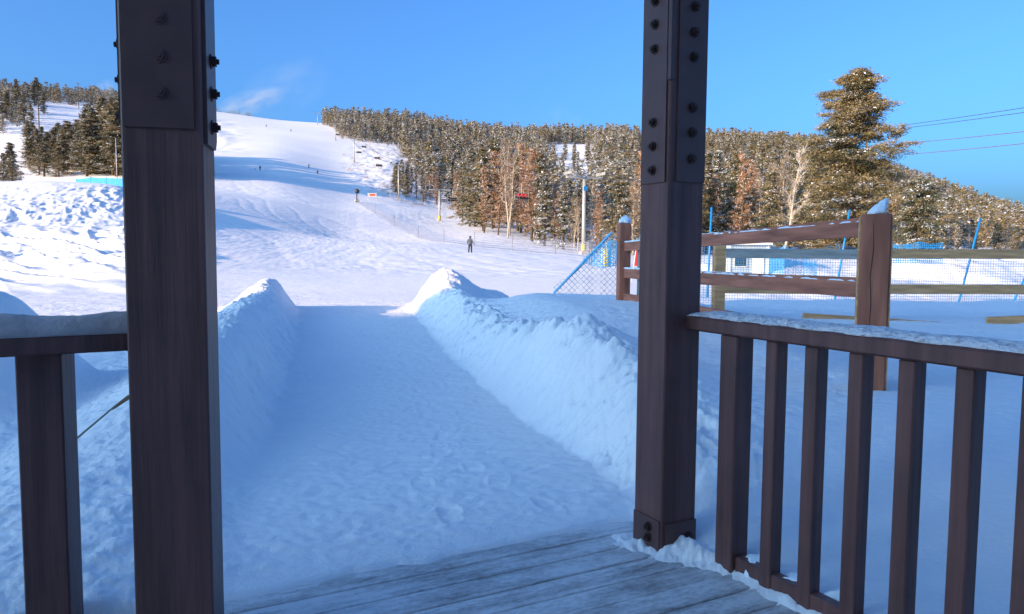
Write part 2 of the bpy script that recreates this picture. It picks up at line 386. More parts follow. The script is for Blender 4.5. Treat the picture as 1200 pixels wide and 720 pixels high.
def gz(X, Y, fine=True):
    X = np.asarray(X, float); Y = np.asarray(Y, float)
    r = np.hypot(X, Y)
    zb = far_base(X, Y)
    sde = (X-EDGE_P[0])*NX+(Y-EDGE_P[1])*NY           # >0 beyond the front edge of the deck
    sdr = (X-.97)*.886+(Y-2.95)*.463                   # >0 right of the right railing
    path = np.where(r < 25, .012-.162*sm(.15, 3.4, sde), zb)
    path = path*1.0+(zb-path)*sm(14, 22, r)
    # warp the lines of the banks so that they are not ruled
    wob = .10*fbm(Y*.9+3, X*.4, 3)+.05*pn(Y*3.1, X*1.3)
    # right bank + field
    xb = ip(Y, RB_BASE)+wob*.9; xc = ip(Y, RB_CREST)+wob*.6; zc = ip(Y, RB_Z)
    s = (X-xb)/np.maximum(xc-xb, .2)
    fld = .03+.33*sm(0, 2.2, sdr)+.26*sm(6, 12, Y)*sm(4.2, 2.2, X)
    fld = fld+.05*fbm(X*.35, Y*.35, 3)*sm(.3, 2, sdr)
    fld = path+(fld-path)*sm(17.5, 13.2, Y-3*sm(3, 5.5, X)-.5*pn(X*.4+3, Y*.1))
    fld = np.where(Y < 0, .1, fld)
    face = path+(zc-path)*sm(-.05, 1.0, s)**.85
    after = zc+(fld-zc)*sm(0, 1.25, (X-xc))
    rb = np.where(s < 1, face, after)
    lump = np.zeros_like(X)
    bm_ = sm(-.1, .25, s)*(.10+.90*sm(.5, .08, X-xc))*sm(3.2, 4.6, Y)
    endR = sm(22.6, 20.6, Y+.5*(X+2)*0)
    if fine:
        lump = .06*fbm(X*2.6, Y*2.6, 5, .65)+.022*ridg(X*7, Y*5, 3)+.035*np.clip(pn(X*3.4+2, Y*3.0)-.1, 0, 1)-.05*sm(.22, .45, pn(X*2.1, Y*2.6+4))+.02*fbm(X*11, Y*11, 3, .6)
        groove = .022*pn((X+Y*.25)*2.2, Y*9+X*3)+.012*pn(X*4, Y*19)
        crestn = .12*fbm(X*2.2+9, Y*2.2, 4, .55)*np.exp(-((s-1.05)/.5)**2)
        rb = rb+(lump*.62+groove*1.1+crestn*(.3+.7*sm(19.5, 17, Y)))*bm_
    tipn = np.exp(-(((X+1.9)/1.15)**2+((Y-20.6)/1.5)**2))
    rb_z = np.where(X > xb-.3, path+(rb-path)*endR, path)
    rb_z = np.maximum(rb_z, path)
    tip = .45*np.tanh(3.6*np.exp(-np.abs((X+1.30)/.95)**2.2-((Y-20.3)/1.2)**2))+.05*np.exp(-(((X+.3)/1.1)**2+((Y-21)/1.3)**2))
    if fine: tip = tip*(1+.14*fbm(X*1.7, Y*1.7, 3, .6))+sm(.1, .3, tip)*(.03*fbm(X*6, Y*6, 4, .7))
    # left bank
    xb = ip(Y, LB_BASE)+wob; xc = ip(Y, LB_CREST)+wob*.7; zc = ip(Y, LB_Z)
    s2 = (xb-X)/np.maximum(xb-xc, .2)
    f2 = path+(zc-path)*sm(-.05, 1, s2)
    a2 = path+(zc-path)*sm(1.5, 0, xc-X)
    lb = np.where(s2 < 1, f2, a2)
    endL = sm(20.8, 18.8, Y)*sm(1.6, 2.6, Y)
    lb = path+(lb-path)*endL
    m2 = sm(-.1, .3, s2)*sm(2.2, .8, xc-X)*endL
    if fine: lb = lb+(.06*fbm(X*2.7+40, Y*2.7, 5, .65)+.025*ridg(X*6, Y*6, 3)+.02*fbm(X*12, Y*12, 3, .6)+.04*np.clip(pn(X*4, Y*4)-.1, 0, 1)+.02*pn(X*3, Y*8)+.06*fbm(X*2+5, Y*2, 3)*np.exp(-((s2-1)/.5)**2))*m2*(.25+.55*sm(4.5, 8.5, Y))
    lb = lb+.17*np.exp(-(((X+5.95)/.5)**2+((Y-18.2)/1.1)**2))*(1+.5*fbm(X*3, Y*3, 3))
    lb = np.where(X < xb+.3, lb, path)
    z = np.maximum(np.maximum(path, rb_z), lb)
    z = z+tip*sm(-3.4, -2.2, X)
    z = z+1.1*np.exp(-(((X+5.05)/.55)**2+((Y-7.2)/.9)**2))*(r < 15)
    if fine:
        # trodden path snow
        pm = sm(-.05, .3, sde)*sm(30, 20, r)
        z = z+pm*(.014*fbm(X*.9, Y*2.2, 4)+.016*np.clip(pn(X*2.6, Y*4.0)-.12, 0, 1)+.010*pn(X*6, Y*9)-.008*sm(.28, .5, pn(X*4.4+7, Y*4.0))+.008*pn(X*14, Y*16)+.012*ridg(X*.8+Y*.25+3, Y*1.9-X*.5, 3, .6)*sm(-.1, .4, pn(X*.5, Y*.5)))+pm*PRINTS(X, Y)
        # rolls of the far slope
        z = z+sm(40, 120, r)*sm(700, 300, r)*.9*fbm(X*.012, Y*.012, 3)
        b = np.degrees(np.arctan2(X, Y))
        lm = sm(-22.5, -26, b)*sm(27, 40, r)*sm(125, 105, r)          # skied-out powder at the left
        wx = X+5*pn(X*.05, Y*.05); wy = Y+6*pn(X*.04+7, Y*.04)
        up_ = sm(62, 75, r+4*pn(X*.1, Y*.1))                         # chopped-up snow above, long crossing tracks below
        def streak(ang, sw, sl, o):
            c_, s_ = math.cos(ang), math.sin(ang); u = (wx*c_+wy*s_)+1.5*pn(X*.12+o, Y*.08); v = -wx*s_+wy*c_
            return np.clip(1-np.abs(pn(v*sw+o, u*sl+o*.7))*3.2, 0, 1)
        trk = streak(-.55, .55, .05, 1)+streak(-.12, .5, .045, 9)*.9+streak(-.95, .6, .04, 17)*.7
        lo_ = .34*trk+.12*fbm(X*.5, Y*.22, 4, .6)
        hi_ = .20*(fbm(X*.42, Y*.22, 4, .62)+.6*ridg(wx*.5+wy*.2, wy*.16, 3, .6))
        z = z+lm*(lo_*(1-up_)+hi_*up_+.02*fbm(X*2, Y*1.2, 2))*(.6+.6*np.clip(.5+pn(X*.06, Y*.05+2)*1.6, 0, 1))
        gm = sm(-26, -22, b)*sm(35, 50, r)*sm(420, 200, r)          # skied piste: fine long tracks
        wx = X+10*pn(X*.02, Y*.02); 
        z = z+gm*.85*(.035*pn(wx*.9+Y*.12, Y*.05)+.03*pn(wx*.5-Y*.25, Y*.06+X*.04)+.022*pn(X*2.2+Y*.5, Y*.3))*(.35+.9*sm(-.2, .35, pn(X*.03+2, Y*.02)))
        def trk2(ang, sw, sl, o): 
            c_, s_ = math.cos(ang), math.sin(ang); u = wx*c_+wy*s_; v = -wx*s_+wy*c_+2.5*pn(u*.03+o, v0*.02); return np.clip(1-np.abs(pn(v*sw+o, u*sl))*7, 0, 1)
        wy = Y; v0 = X*.3+Y
        z = z-gm*.035*(trk2(.6, .22, .02, 3)+trk2(1.2, .2, .02, 8)+trk2(2.1, .18, .02, 14)+trk2(.15, .2, .02, 21))
        z = z+.025*fbm(X*.25, Y*.25, 4)*sm(24, 40, r)*sm(500, 250, r)
        # rough crusted rolls on the flat between
        fm = sm(-8, -20, b)*sm(16, 22, r)*sm(36, 28, r)
        z = z+fm*.02*fbm(X*1.2, Y*1.2, 4)
        # hummocks beside the lift line
        px = 600+FPX*X/np.maximum(Y, 1)
        hm = sm(402, 425, px)*sm(560, 500, px)*sm(215, 260, Y)*sm(460, 420, Y)
        z = z+hm*(.9*np.clip(fbm(X*.09, Y*.06, 3), -.2, 1)+.35*fbm(X*.3, Y*.3, 3))
        hm = sm(300, 250, px)*sm(225, 262, px)*sm(300, 330, Y)*sm(560, 480, Y)
        z = z+hm*1.6*fbm(X*.06, Y*.03, 3)
        # uneven sunlit ground and ploughed heaps beyond the fence, on the right
        rm = sm(760, 830, px)*sm(24, 34, Y)*sm(95, 75, Y)
        z = z+rm*(.36*fbm(X*.3, Y*.22, 4)+2.4*np.clip(fbm(X*.09+3, Y*.07, 2)-.08, 0, 1))
    # under the deck
    sdw = sde+.07*fbm(X*1.3, Y*1.3, 3)+.03*pn(X*7, Y*7)
    under = sm(.02, -.10, sdw)*sm(.10, -.02, sdr)*sm(-3.4, -3.0, X)
    drift = .060*np.exp(-(((X-.80)/.17)**2+((Y-3.25)/.12)**2))+.050*np.exp(-((sdr-.07)/.10)**2)*sm(.8, 2.0, Y)*sm(3.7, 3.2, Y)+.045*np.exp(-(((X-.56)/.11)**2+((Y-3.40)/.12)**2))
    if fine: drift = drift*(1+.6*fbm(X*9, Y*9, 4, .65))
    z = z*(1-under)+under*(-.026+drift)
    deep = sm(.22, .5, -sde)*sm(.25, .5, -sdr)*under
    z = z-deep*.16*(drift < .012)
    return z
def g1(x, y, fine=True): return float(gz(np.array([x]), np.array([y]), fine)[0])

def build_ground():
    A = np.concatenate([np.linspace(-180, -44, 60, endpoint=False), np.linspace(-44, 44, 1150), np.linspace(44, 180, 61)[1:-1]])
    n1, n2 = 760, 620
    rr = np.concatenate([np.exp(np.linspace(math.log(1.0), math.log(28), n1, endpoint=False)), np.exp(np.linspace(math.log(28), math.log(760), n2)), [1000, 2000, 3500]])
    a = np.radians(A)[:, None]; r = rr[None, :]
    X = np.sin(a)*r; Y = np.cos(a)*r
    Z = gz(X, Y)
    far = rr > 770
    Z[:, far] = Z[:, ~far][:, -1:]-(rr[far]-760)[None, :]*.06
    na, nr = X.shape
    V = np.stack([X, Y, Z], -1).reshape(-1, 3)
    i = np.arange(na)[:, None]*nr; j = np.arange(nr-1)[None, :]
    i2 = ((np.arange(na)+1) % na)[:, None]*nr
    Q = np.stack([i+j, i+j+1, i2+j+1, i2+j], -1).reshape(-1, 4)
    # centre cap
    c = len(V); V = np.vstack([V, [0, 0, -.2]])
    T = np.stack([np.full(na, c), np.arange(na)*nr, ((np.arange(na)+1) % na)*nr], -1)
    me = bpy.data.meshes.new('snow_ground')
    nv = len(V); nl = Q.size+T.size; nf = len(Q)+len(T)
    me.vertices.add(nv); me.vertices.foreach_set('co', V.ravel())
    me.loops.add(nl); me.loops.foreach_set('vertex_index', np.concatenate([Q.ravel(), T.ravel()]))
    me.polygons.add(nf)
    st = np.concatenate([np.arange(len(Q))*4, Q.size+np.arange(len(T))*3])
    me.polygons.foreach_set('loop_start', st)
    me.polygons.foreach_set('use_smooth', np.ones(nf, bool))
    me.update(calc_edges=True); me.validate()
    me.materials.append(M['snow'])
    o = bpy.data.objects.new('snow_ground', me); col.objects.link(o); o['kind'] = 'structure'
build_ground()

# ------------------------------------------------------------------ deck
TH = R_(27.8)
deck = empty('porch_deck', (EDGE_P[0], EDGE_P[1], 0), TH, kind='structure')
rd = random.Random(3)
# local x along the front edge, local -y into the porch
bw = .137
mb = MB()
for i in range(34):
    y = -bw/2-i*(bw+.009)
    x0, x1 = -3.2, .42+.0*i
    # right end of every board stops at the railing line
    x1 = .50
    mb.box(((x0+x1)/2, y, -.02+rd.uniform(-.002, .002)), (x1-x0, bw, .04), rz=rd.uniform(-.0012, .0012), bev=.004)
mb.build('boards', M['deck'], deck)
mb = MB(); mb.box((-1.35, -2.4, -.12), (3.6, 4.6, .12)); mb.build('joists', M['paint'], deck)

# ------------------------------------------------------------------ posts
def hexbolt(mb, p, n, r=.017, L=.022, seed=0):
    """a washer, nut and stub end along unit normal n"""
    p = Vector(p); n = Vector(n)
    mb.tube([p, p+n*.004], r*1.35, 14); mb.tube([p+n*.004, p+n*(.004+L*.62)], r, 6)
    mb.tube([p+n*(.004+L*.6), p+n*(.004+L)], r*.5, 8)

def plate(parent, name, face, x, zlo, zhi, wd, off, mats, cut=.0, t=.008):
    """steel plate on a face ('front' = local -y, 'right' = +x, 'left' = -x); x = centre along the face"""
    pts = [(-wd/2, zlo+0), (wd/2-cut, zlo), (wd/2, zlo+cut), (wd/2, zhi), (-wd/2, zhi)] if cut else [(-wd/2, zlo), (wd/2, zlo), (wd/2, zhi), (-wd/2, zhi)]
    n = len(pts); mb = MB(); V = []
    for o in (off, off+t):
        for a, z in pts:
            if face == 'front': V.append((x+a, -o, z))
            elif face == 'right': V.append((o, x+a, z))
            else: V.append((-o, x+a, z))
    F = [tuple(range(n)), tuple(reversed(range(n, 2*n)))]+[(i, i+n, (i+1) % n+n, (i+1) % n) for i in range(n)]
    mb.poly(V, F)
    return mb.build(name, mats, parent)

# right post; local frame: -y is the face turned to the lower right of the picture, -x the left face
def zpix(py, px, Y): return onY(px, py, Y).z
WP = .20
c_near = Vector((.678, 3.25))
ctr = c_near+Vector((math.cos(TH), math.sin(TH)))*WP/2+Vector((-math.sin(TH), math.cos(TH)))*WP/2
post = empty('porch_post', (ctr.x, ctr.y, 0), TH, label='dark square timber post with two rows of bolts, at the railing right of the path', cat='post')
mb = MB(); mb.box((0, 0, 1.57), (WP, WP, 3.14), bev=.006); mb.build('shaft', M['paint'], post)
hw = WP/2
def bolts(pl, face, x, zs, off):
    nrm = {'front': (0, -1, 0), 'right': (1, 0, 0), 'left': (-1, 0, 0)}[face]
    for z in zs:
        mb = MB(); p = {'front': (x, -off, z), 'right': (off, x, z), 'left': (-off, x, z)}[face]
        hexbolt(mb, p, nrm); mb.build('bolt', M['bolt'], pl)
Yl, Yr = 3.34, 3.31
pl = plate(post, 'upper_plate', 'left', .004, zpix(215, 765, Yl), 3.10, .168, hw, M['plate'])
bolts(pl, 'left', .004, [zpix(y, 765, Yl) for y in (2, 29, 58, 144, 172, 200)]+[2.7], hw+.008)
pl = plate(post, 'upper_plate', 'front', .016, zpix(214, 805, Yr), 3.10, .160, hw, M['plate'])
bolts(pl, 'front', .018, [zpix(y, 810, Yr) for y in (9, 39, 68, 127, 156, 187)]+[2.7], hw+.008)
mb = MB(); mb.box((-hw+.004, -hw+.004, (zpix(93, 787, 3.25)+3.1)/2), (.022, .022, 3.1-zpix(93, 787, 3.25))); mb.build('corner_strip', M['plate'], post)
pl = plate(post, 'base_plate', 'left', 0, .005, zpix(604, 755, Yl), .185, hw, M['plate'])
bolts(pl, 'left', -.02, [.055, .105], hw+.008)
pl = plate(post, 'base_plate', 'front', .01, .0, .135, .175, hw, M['plate'])
bolts(pl, 'front', .05, [.06], hw+.008)

# left post
TL = R_(13.7); WL = .23
c = Vector((-.952, 2.30)); ctr = c-Vector((math.cos(TL), math.sin(TL)))*WL/2+Vector((-math.sin(TL), math.cos(TL)))*WL/2
post = empty('porch_post', (ctr.x, ctr.y, 0), TL, label='dark brown square timber post with a bolted side plate, standing left of the snowy path', cat='post')
mb = MB(); mb.box((0, 0, 1.57), (WL, WL, 3.14), bev=.006); mb.build('shaft', M['paint'], post)
hl = WL/2
pl = plate(post, 'front_plate', 'front', -.006, zpix(150, 190, 2.27), 3.1, .196, hl, M['plate'], t=.007)
bolts(pl, 'front', .0, [zpix(y, 190, 2.27) for y in (20, 65, 108)]+[2.4], hl+.007)
for c_ in pl.children:
    c_.data.materials[0] = M['plate']; c_.scale.y = .55; c_.location.y = -(hl+.007)*.45
pl = plate(post, 'side_plate', 'right', 0, zpix(172, 256, 2.38), 3.1, .19, hl, M['plate'], cut=.03, t=.012)
bolts(pl, 'right', -.01, [zpix(y, 256, 2.36) for y in (68, 107, 147)]+[2.3], hl+.012)
pl = plate(post, 'side_plate', 'left', 0, zpix(150, 140, 2.33), 3.1, .19, hl, M['plate'], t=.008)
bolts(pl, 'left', -.02, [zpix(y, 140, 2.3) for y in (49, 91, 134)], hl+.008)

# beam and bare rafters over the porch, roofing left off for skylight (above the picture)
proof = empty('porch_beam', (0, 1.5, 3.14), TH, label='dark timber beam with open rafters carried by the two bolted posts', cat='beam')
mb = MB(); mb.box((0, 0, .0), (.1, .1, .1)); 
mb = MB(); mb.bar((-3.0, 1.15, .12), (2.8, 1.15, .12), .2, .24, bev=.006); mb.build('beam', M['paint'], proof)
for k in range(6):
    mb = MB(); mb.bar((-2.7+k*1.05, -2.6, .32), (-2.7+k*1.05, 1.5, .32), .09, .16, bev=.005); mb.build('rafter', M['paint'], proof)

# ------------------------------------------------------------------ railings
def snow_strip(name, L, wd, ht, seed, mt, nx=160, ny=14, rag=.012, lip=.0):
    """lumpy strip of snow lying along local +x from 0 to L, centred on y=0"""
    rg = np.random.default_rng(seed); o = rg.uniform(0, 300)
    xs = np.linspace(0, L, nx); V = []; F = []
    for i, x in enumerate(xs):
        e1 = float(pn(np.array([x*9+o]), np.array([o+.3]))[0])*rag; e2 = float(pn(np.array([x*9+o]), np.array([o+9.3]))[0])*rag
        for j in range(ny):
            t = j/(ny-1)*2-1
            y = t*wd/2+(e1 if t < 0 else e2)*abs(t)
            prof = (1-abs(t)**3.2)
            h = ht*prof*(1+.35*float(fbm(np.array([x*4+o]), np.array([y*8+o]), 2)[0]))*(1-lip*max(0, 1-x/.12)**2)
            h += .004*float(fbm(np.array([x*32+o]), np.array([y*40+o]), 3)[0])*prof
            V.append((x, y, max(h, -.001)))
    for i in range(nx-1):
        for j in range(ny-1):
            a = i*ny+j; F.append((a, a+ny, a+ny+1, a+1))
    b = len(V)
    for i, x in enumerate(xs): V.append((x, -wd/2+.004, -.004)); V.append((x, wd/2-.004, -.004))
    for i in range(nx-1):
        F.append((i*ny, b+2*i, b+2*i+2, (i+1)*ny)); F.append((i*ny+ny-1, (i+1)*ny+ny-1, b+2*i+3, b+2*i+1))
    F.append(tuple(j for j in range(ny))+(b+1, b)); F.append(tuple(reversed([(nx-1)*ny+j for j in range(ny)]))+(b+2*nx-2, b+2*nx-1))
    mb = MB(); mb.poly(V, F); return mb.build(name, mt, None, True)

# right railing: starts on the right face of the right post and comes towards us
# local x along the rail (towards the viewer), local y to the right of it... built in the post's axes
ang = TH-math.pi/2                                   # rail runs along -y of the post frame
rail = empty('deck_railing', (.753, 3.345, 0), ang, label='dark brown wooden railing with upright balusters and frosty cap, right of the right post', cat='railing')
def rl(x, y): return (x, y)
LR = 4.2
mb = MB(); mb.box((LR/2, .083, 1.047), (LR, .162, .064), bev=.008); mb.build('cap_rail', M['paint'], rail)
mb = MB(); mb.box((.30, .068, .46), (.098, .098, 1.11), bev=.005); mb.build('newel_post', M['paint'], rail)
d0 = .30
for k in range(18):
    x = .518+.19*k
    mb = MB(); mb.box((x, .066, .51+.0), (.060, .062, 1.005-.0), rz=rd.uniform(-.04, .04), bev=.004); mb.build('baluster', M['paint'], rail)
mb = MB(); mb.box((.35+(LR-.35)/2, .066, .035), (LR-.35, .05, .08), bev=.004)
mb.build('bottom_rail', M['paint'], rail)
o = snow_strip('rail_snow', LR-.06, .150, .024, 5, M['rail_snow'], nx=420, ny=12, rag=.03, lip=.8)
o.matrix_world = Matrix.Translation((.753, 3.345, 1.078)) @ Matrix.Rotation(ang, 4, 'Z') @ Matrix.Translation((.03, .086, 0))
tag(o, 'thin frosty grey snow crust on the cap of the right railing', 'snow')
# clumps of snow at the feet of the balusters
def clump(p, r, seed, flat=.6):
    import bmesh
    bmm = bmesh.new(); bmesh.ops.create_icosphere(bmm, subdivisions=3, radius=1)
    for v in bmm.verts:
        c_ = v.co; n = float(fbm(np.array([c_.x*1.6+seed]), np.array([c_.y*1.6+c_.z*1.3+seed]), 3, .6)[0])
        k_ = 1+.45*n; v.co = Vector((c_.x*r[0]*k_, c_.y*r[1]*k_, max(c_.z, -.3)*r[2]*k_))
    me = bpy.data.meshes.new('snow_clump'); bmm.to_mesh(me); bmm.free(); me.materials.append(M['snow_cap'])
    me.polygons.foreach_set('use_smooth', [True]*len(me.polygons))
    o = bpy.data.objects.new('snow_clump', me); col.objects.link(o); o.location = p; return o
rm = Matrix.Translation((.753, 3.345, 0)) @ Matrix.Rotation(ang, 4, 'Z')
for k, (x, y, s_) in enumerate([(.42, .11, .06), (.61, .12, .06), (.80, .13, .055)]):
    p = rm @ Vector((x, y, .02)); o = clump(p, (s_*1.3, s_, .07), k*7+2)
    tag(o, ['snow lump behind the bottom rail between the thick newel and the first baluster', 'snow lump behind the bottom rail between the first and second balusters', 'snow lump behind the bottom rail between the second and third balusters'][k], 'snow lump')

# left railing
AL = R_(30)
P0 = Vector((-1.215, 2.345)); dl = Vector((math.cos(AL), math.sin(AL)))
rail = empty('deck_railing', (P0.x, P0.y, 0), AL+math.pi, label='dark brown wooden railing under a thick snow cover, left of the left post', cat='railing')
LL = 2.6   # local x goes away to the left; local +y is towards the viewer side
mb = MB(); mb.box((LL/2-.02, -.07, 1.062), (LL+.04, .14, .060), bev=.006); mb.build('cap_rail', M['paint'], rail)
o = snow_strip('rail_snow', LL, .145, .058, 11, M['shaded_snow'], nx=160, ny=16, rag=.01)
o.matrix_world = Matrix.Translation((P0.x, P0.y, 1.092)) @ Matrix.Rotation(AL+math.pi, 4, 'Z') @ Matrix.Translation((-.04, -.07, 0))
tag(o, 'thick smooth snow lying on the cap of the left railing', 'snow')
nc = Vector((-1.412, 2.30)); cn = nc-Vector((math.cos(TL), math.sin(TL)))*.065+Vector((-math.sin(TL), math.cos(TL)))*.065
loc = Matrix.Rotation(-(AL+math.pi), 2) @ (cn-P0)
mb = MB(); mb.box((loc.x, loc.y, .46), (.13, .13, 1.135), rz=TL-AL, bev=.005); mb.build('newel_post', M['paint'], rail)
for k in range(10):
    x = loc.x+.30+.19*k
    mb = MB(); mb.box((x, -.07, .50), (.06, .06, 1.06), bev=.004); mb.build('baluster', M['paint'], rail)

# ------------------------------------------------------------------ paddock fence
def wpost(x, y, z0, z1, wd, rz, mt, name='post', parent=None):
    mb = MB(); mb.box((x, y, (z0+z1)/2), (wd, wd, z1-z0), rz=rz, bev=.008); return mb.build(name, mt, parent)
A = Vector((1020-600, 0))/FPX
f1 = Vector((.488*5.5, 5.5)); f0 = Vector((.150*12.3, 12.3))      # near post, far post
dv = (f1-f0).normalized(); fang = math.atan2(dv.y, dv.x)
fence = empty('board_fence', (f1.x, f1.y, 0), 0, label='reddish brown three-rail board fence running away behind the railing, thick end post capped with snow', cat='fence')
def F3(p, z): return (p.x-f1.x, p.y-f1.y, z)
PA = R_(-23)
wpost(0, 0, .2, 1.655, .20, PA, M['post_brown'], parent=fence)
wpost(f0.x-f1.x, f0.y-f1.y, .2, 1.86, .19, fang, M['post_brown'], parent=fence)
mid = f0+(f1-f0)*.32
e1 = f1-dv*.10; e0 = f0+dv*.1
off = Vector((0, 0))
for za, zb_, ht in ((1.475, 1.60, .145), (1.04, 1.14, .155), (.64, .72, .14)):
    mb = MB(); mb.bar(F3(e0, za+.0), F3(e1, zb_-.03), .045, ht, bev=.005); mb.build('rail', M['fence_brown'], fence)
# raw edge battens of the big post
q = Vector((-dv.y, dv.x))
mb = MB()
for s_ in (-1, 1):
    mb.box((math.cos(PA)*s_*.1065, math.sin(PA)*s_*.1065, .92), (.012, .17, 1.44), rz=PA, bev=.002)
mb.build('edge_batten', M['raw_wood'], fence)
# drying crack in the big post
nx_, ny_ = math.sin(PA), -math.cos(PA); mb = MB()
mb.tube([(nx_*.1+math.cos(PA)*dx, ny_*.1+math.sin(PA)*dx, z_) for dx, z_ in ((-.02, 1.6), (-.012, 1.4), (-.028, 1.2), (-.015, 1.0), (-.022, .8))], [.002, .004, .003, .004, .002], 5)
mb.build('drying_crack', M['bolt'], fence)

o = clump((f1.x+.01, f1.y, 1.67), (.062, .062, .045), 21); tag(o, 'pointed snow cap on top of the thick reddish fence end post', 'snow cap')
o.scale = (1, 1, 1); 
for v in o.data.vertices:
    if v.co.z > .01: v.co.x = v.co.x*(1-v.co.z*4)+v.co.z*.9; v.co.z *= 2.1
o = clump((f0.x+.02, f0.y, 1.89), (.09, .09, .09), 33); tag(o, 'rounded snow lump on top of the far fence post beside the bent pipe', 'snow cap')
# rail snow
for (a, b, z0_, z1_, ln, lb_) in ((e0, e1, 1.55, 1.645, 'top', 'thin line of snow along the top board of the reddish brown fence'), (e0, e1, 1.12, 1.19, 'mid', 'thin line of snow along the middle board of the reddish brown fence')):
    L = (b-a).length; o = snow_strip('board_snow', L, .05, .022, 40 if ln == 'top' else 41, M['snow_cap'], nx=90, ny=7, rag=.02)
    o.matrix_world = Matrix.Translation((a.x, a.y, z0_-.002)) @ Matrix.Rotation(fang, 4, 'Z') @ Matrix.Rotation(-math.asin((z1_-.03-z0_+.0)/L), 4, 'Y')
    tag(o, lb_, 'snow')
# bent galvanised pipe by the far post
a = onY(748, 357, 12.0); pipe = MB()
pts = [(a.x, 12.0, .2), (a.x, 12.0, 1.62), (a.x+.02, 12.0, 1.70), (a.x+.07, 12.05, 1.735), (a.x+.14, 12.1, 1.71), (a.x+.16, 12.12, 1.6)]
o = pipe.tube(pts, .03, 10).build('bent_pipe', M['steel'], None, True)
tag(o, 'grey galvanised pipe with a hooked top against the far fence post', 'pipe')

# far fence section: raw boards, level, at about eleven metres
YF = 11.4
far = empty('board_fence', (onY(843, 300, YF).x, YF, 0), 0, label='pale unpainted board fence crossing the snow field behind the thick reddish post', cat='fence')
fx = far.location.x
def XF(px): return onY(px, 300, YF).x-fx
wpost(0, 0, .2, onY(843, 284, YF).z, .165, 0, M['raw_wood'], parent=far)
wpost(XF(1335), .05, .1, 1.45, .165, 0, M['raw_wood'], parent=far)
wpost(XF(1016), .12, .1, 1.40, .14, 0, M['raw_wood'], parent=far)
for pa, pb in ((848, 1016), (1016, 1335)):
    for py in (297.5, 338.5):
        dz = -.008*XF(pa)*0
        z0_ = onY(pa, py+(-.5 if pa < 1000 else 0), YF).z; z1_ = onY(pb, py+1, YF).z
        mt = M['grey_wood'] if (pa == 848 and py < 300) else M['raw_wood']  # upper left rail is the same bare wood, its shade painted in as grey
        mb = MB(); mb.bar((XF(pa), -.10, z0_), (XF(pb), -.10, z1_), .04, .145, bev=.005); mb.build('rail', mt, far)
for pa, pb, ya, yb in ((940, 1122, 374, 376), (1155, 1335, 372, 371)):
    mb = MB(); mb.bar((XF(pa), -.10, onY(pa, ya, YF).z+(-.06 if pa > 1100 else .03)), (XF(pb), -.10, onY(pb, yb, YF).z-(.10 if pb < 1200 else -.03)), .04, .145, bev=.005); mb.build('rail', M['raw_wood'], far)
# dark post between the two sections
p = onY(834, 300, 10.6)
pp = empty('fence_post', (p.x, 10.6+1.2, 0), 0, label='narrow dark brown post just left of the pale fence corner post', cat='post')
mb = MB(); mb.box((0, 0, .85), (.085, .1, 1.3), bev=.005); mb.build('shaft', M['fence_brown'], pp)
mb = MB(); mb.bar((-.45, 0, .60), (.02, 0, .60), .04, .12, bev=.004); mb.build('rail_stub', M['fence_brown'], pp)

# stick lying in the snow behind the left railing
a = onY(86, 517, 2.95); b = onY(160, 461, 3.6)
b.z = a.z+.02+.25
o = MB().tube([onY(84, 519, 3.4), onY(136, 475, 3.95)], .005, 6).build('bamboo_stick', M['bamboo'])
st = empty('bamboo_stick', onY(84, 519, 3.4), label='thin pale stick with orange brown end lying against the snow bank at left', cat='stick')
o.name = 'shaft'; o.data.name = 'shaft'; o.parent = st; o.matrix_parent_inverse = Matrix.Translation(-st.location)
e = MB().tube([onY(132, 479, 3.93), onY(150, 466, 4.1), onY(168, 462, 4.2)], [.008, .013, .012], 7).build('red_end', M['larch'])
e.parent = st; e.matrix_parent_inverse = Matrix.Translation(-st.location)

# ------------------------------------------------------------------ unseen lodge behind the camera, placed and shaped to throw the long shade
lodge = empty('lodge_building', (0, 0, 0), 0, label='large pale unseen lodge behind the porch, roof outline shaped to shade the snow', cat='building')
XE, XR, YR_, ZR, ZE = -64.6, 45.0, -28.0, 18.2, 13.5
mb = MB(); x0, x1 = XE+14.4, XR-.6
mb.poly([(x0, -22.1, -.3), (x1, -22.1, -.3), (x1, -22.1, ZE), (x0, -22.1, ZE), (x0, -33.9, -.3), (x1, -33.9, -.3), (x1, -33.9, ZE), (x0, -33.9, ZE), (x0-12.8, YR_, ZR-.15), (x1, YR_, ZR-.15)],
        [(0, 1, 2, 3), (5, 4, 7, 6), (0, 3, 8, 7, 4), (1, 5, 6, 9, 2)])
mb.build('wall', M['lodgewall'], lodge)  # wall colour kept pale to bounce light into the shaded foreground
mb = MB()
for s_ in (1, -1):
    ye = YR_+s_*6.9
    V = [(XE, YR_, ZR), (XR, YR_, ZR), (XR, ye, ZE-.25), (XE+13.2, ye, ZE-.25)]
    V += [(x, y, z-.2) for x, y, z in V]
    mb.poly(V, [(0, 1, 2, 3), (7, 6, 5, 4), (3, 2, 6, 7), (0, 3, 7, 4), (1, 5, 6, 2)])
mb.build('roof', M['roof'], lodge)
for k in range(36):
    x = XE+18+(k%18)*5.0; zw = 3.6+(k//18)*4.6
    fr = MB().box((x, -22.07, zw), (1.7, .08, 1.5)).build('window', M['shedtrim'], lodge)
    MB().box((x, -22.045, zw), (1.5, .06, 1.3)).build('pane', M['glass'], fr)
MB().box((.6, -22.07, 1.05), (1.8, .1, 2.1)).build('door', M['shedtrim'], lodge)

exec_trees = True
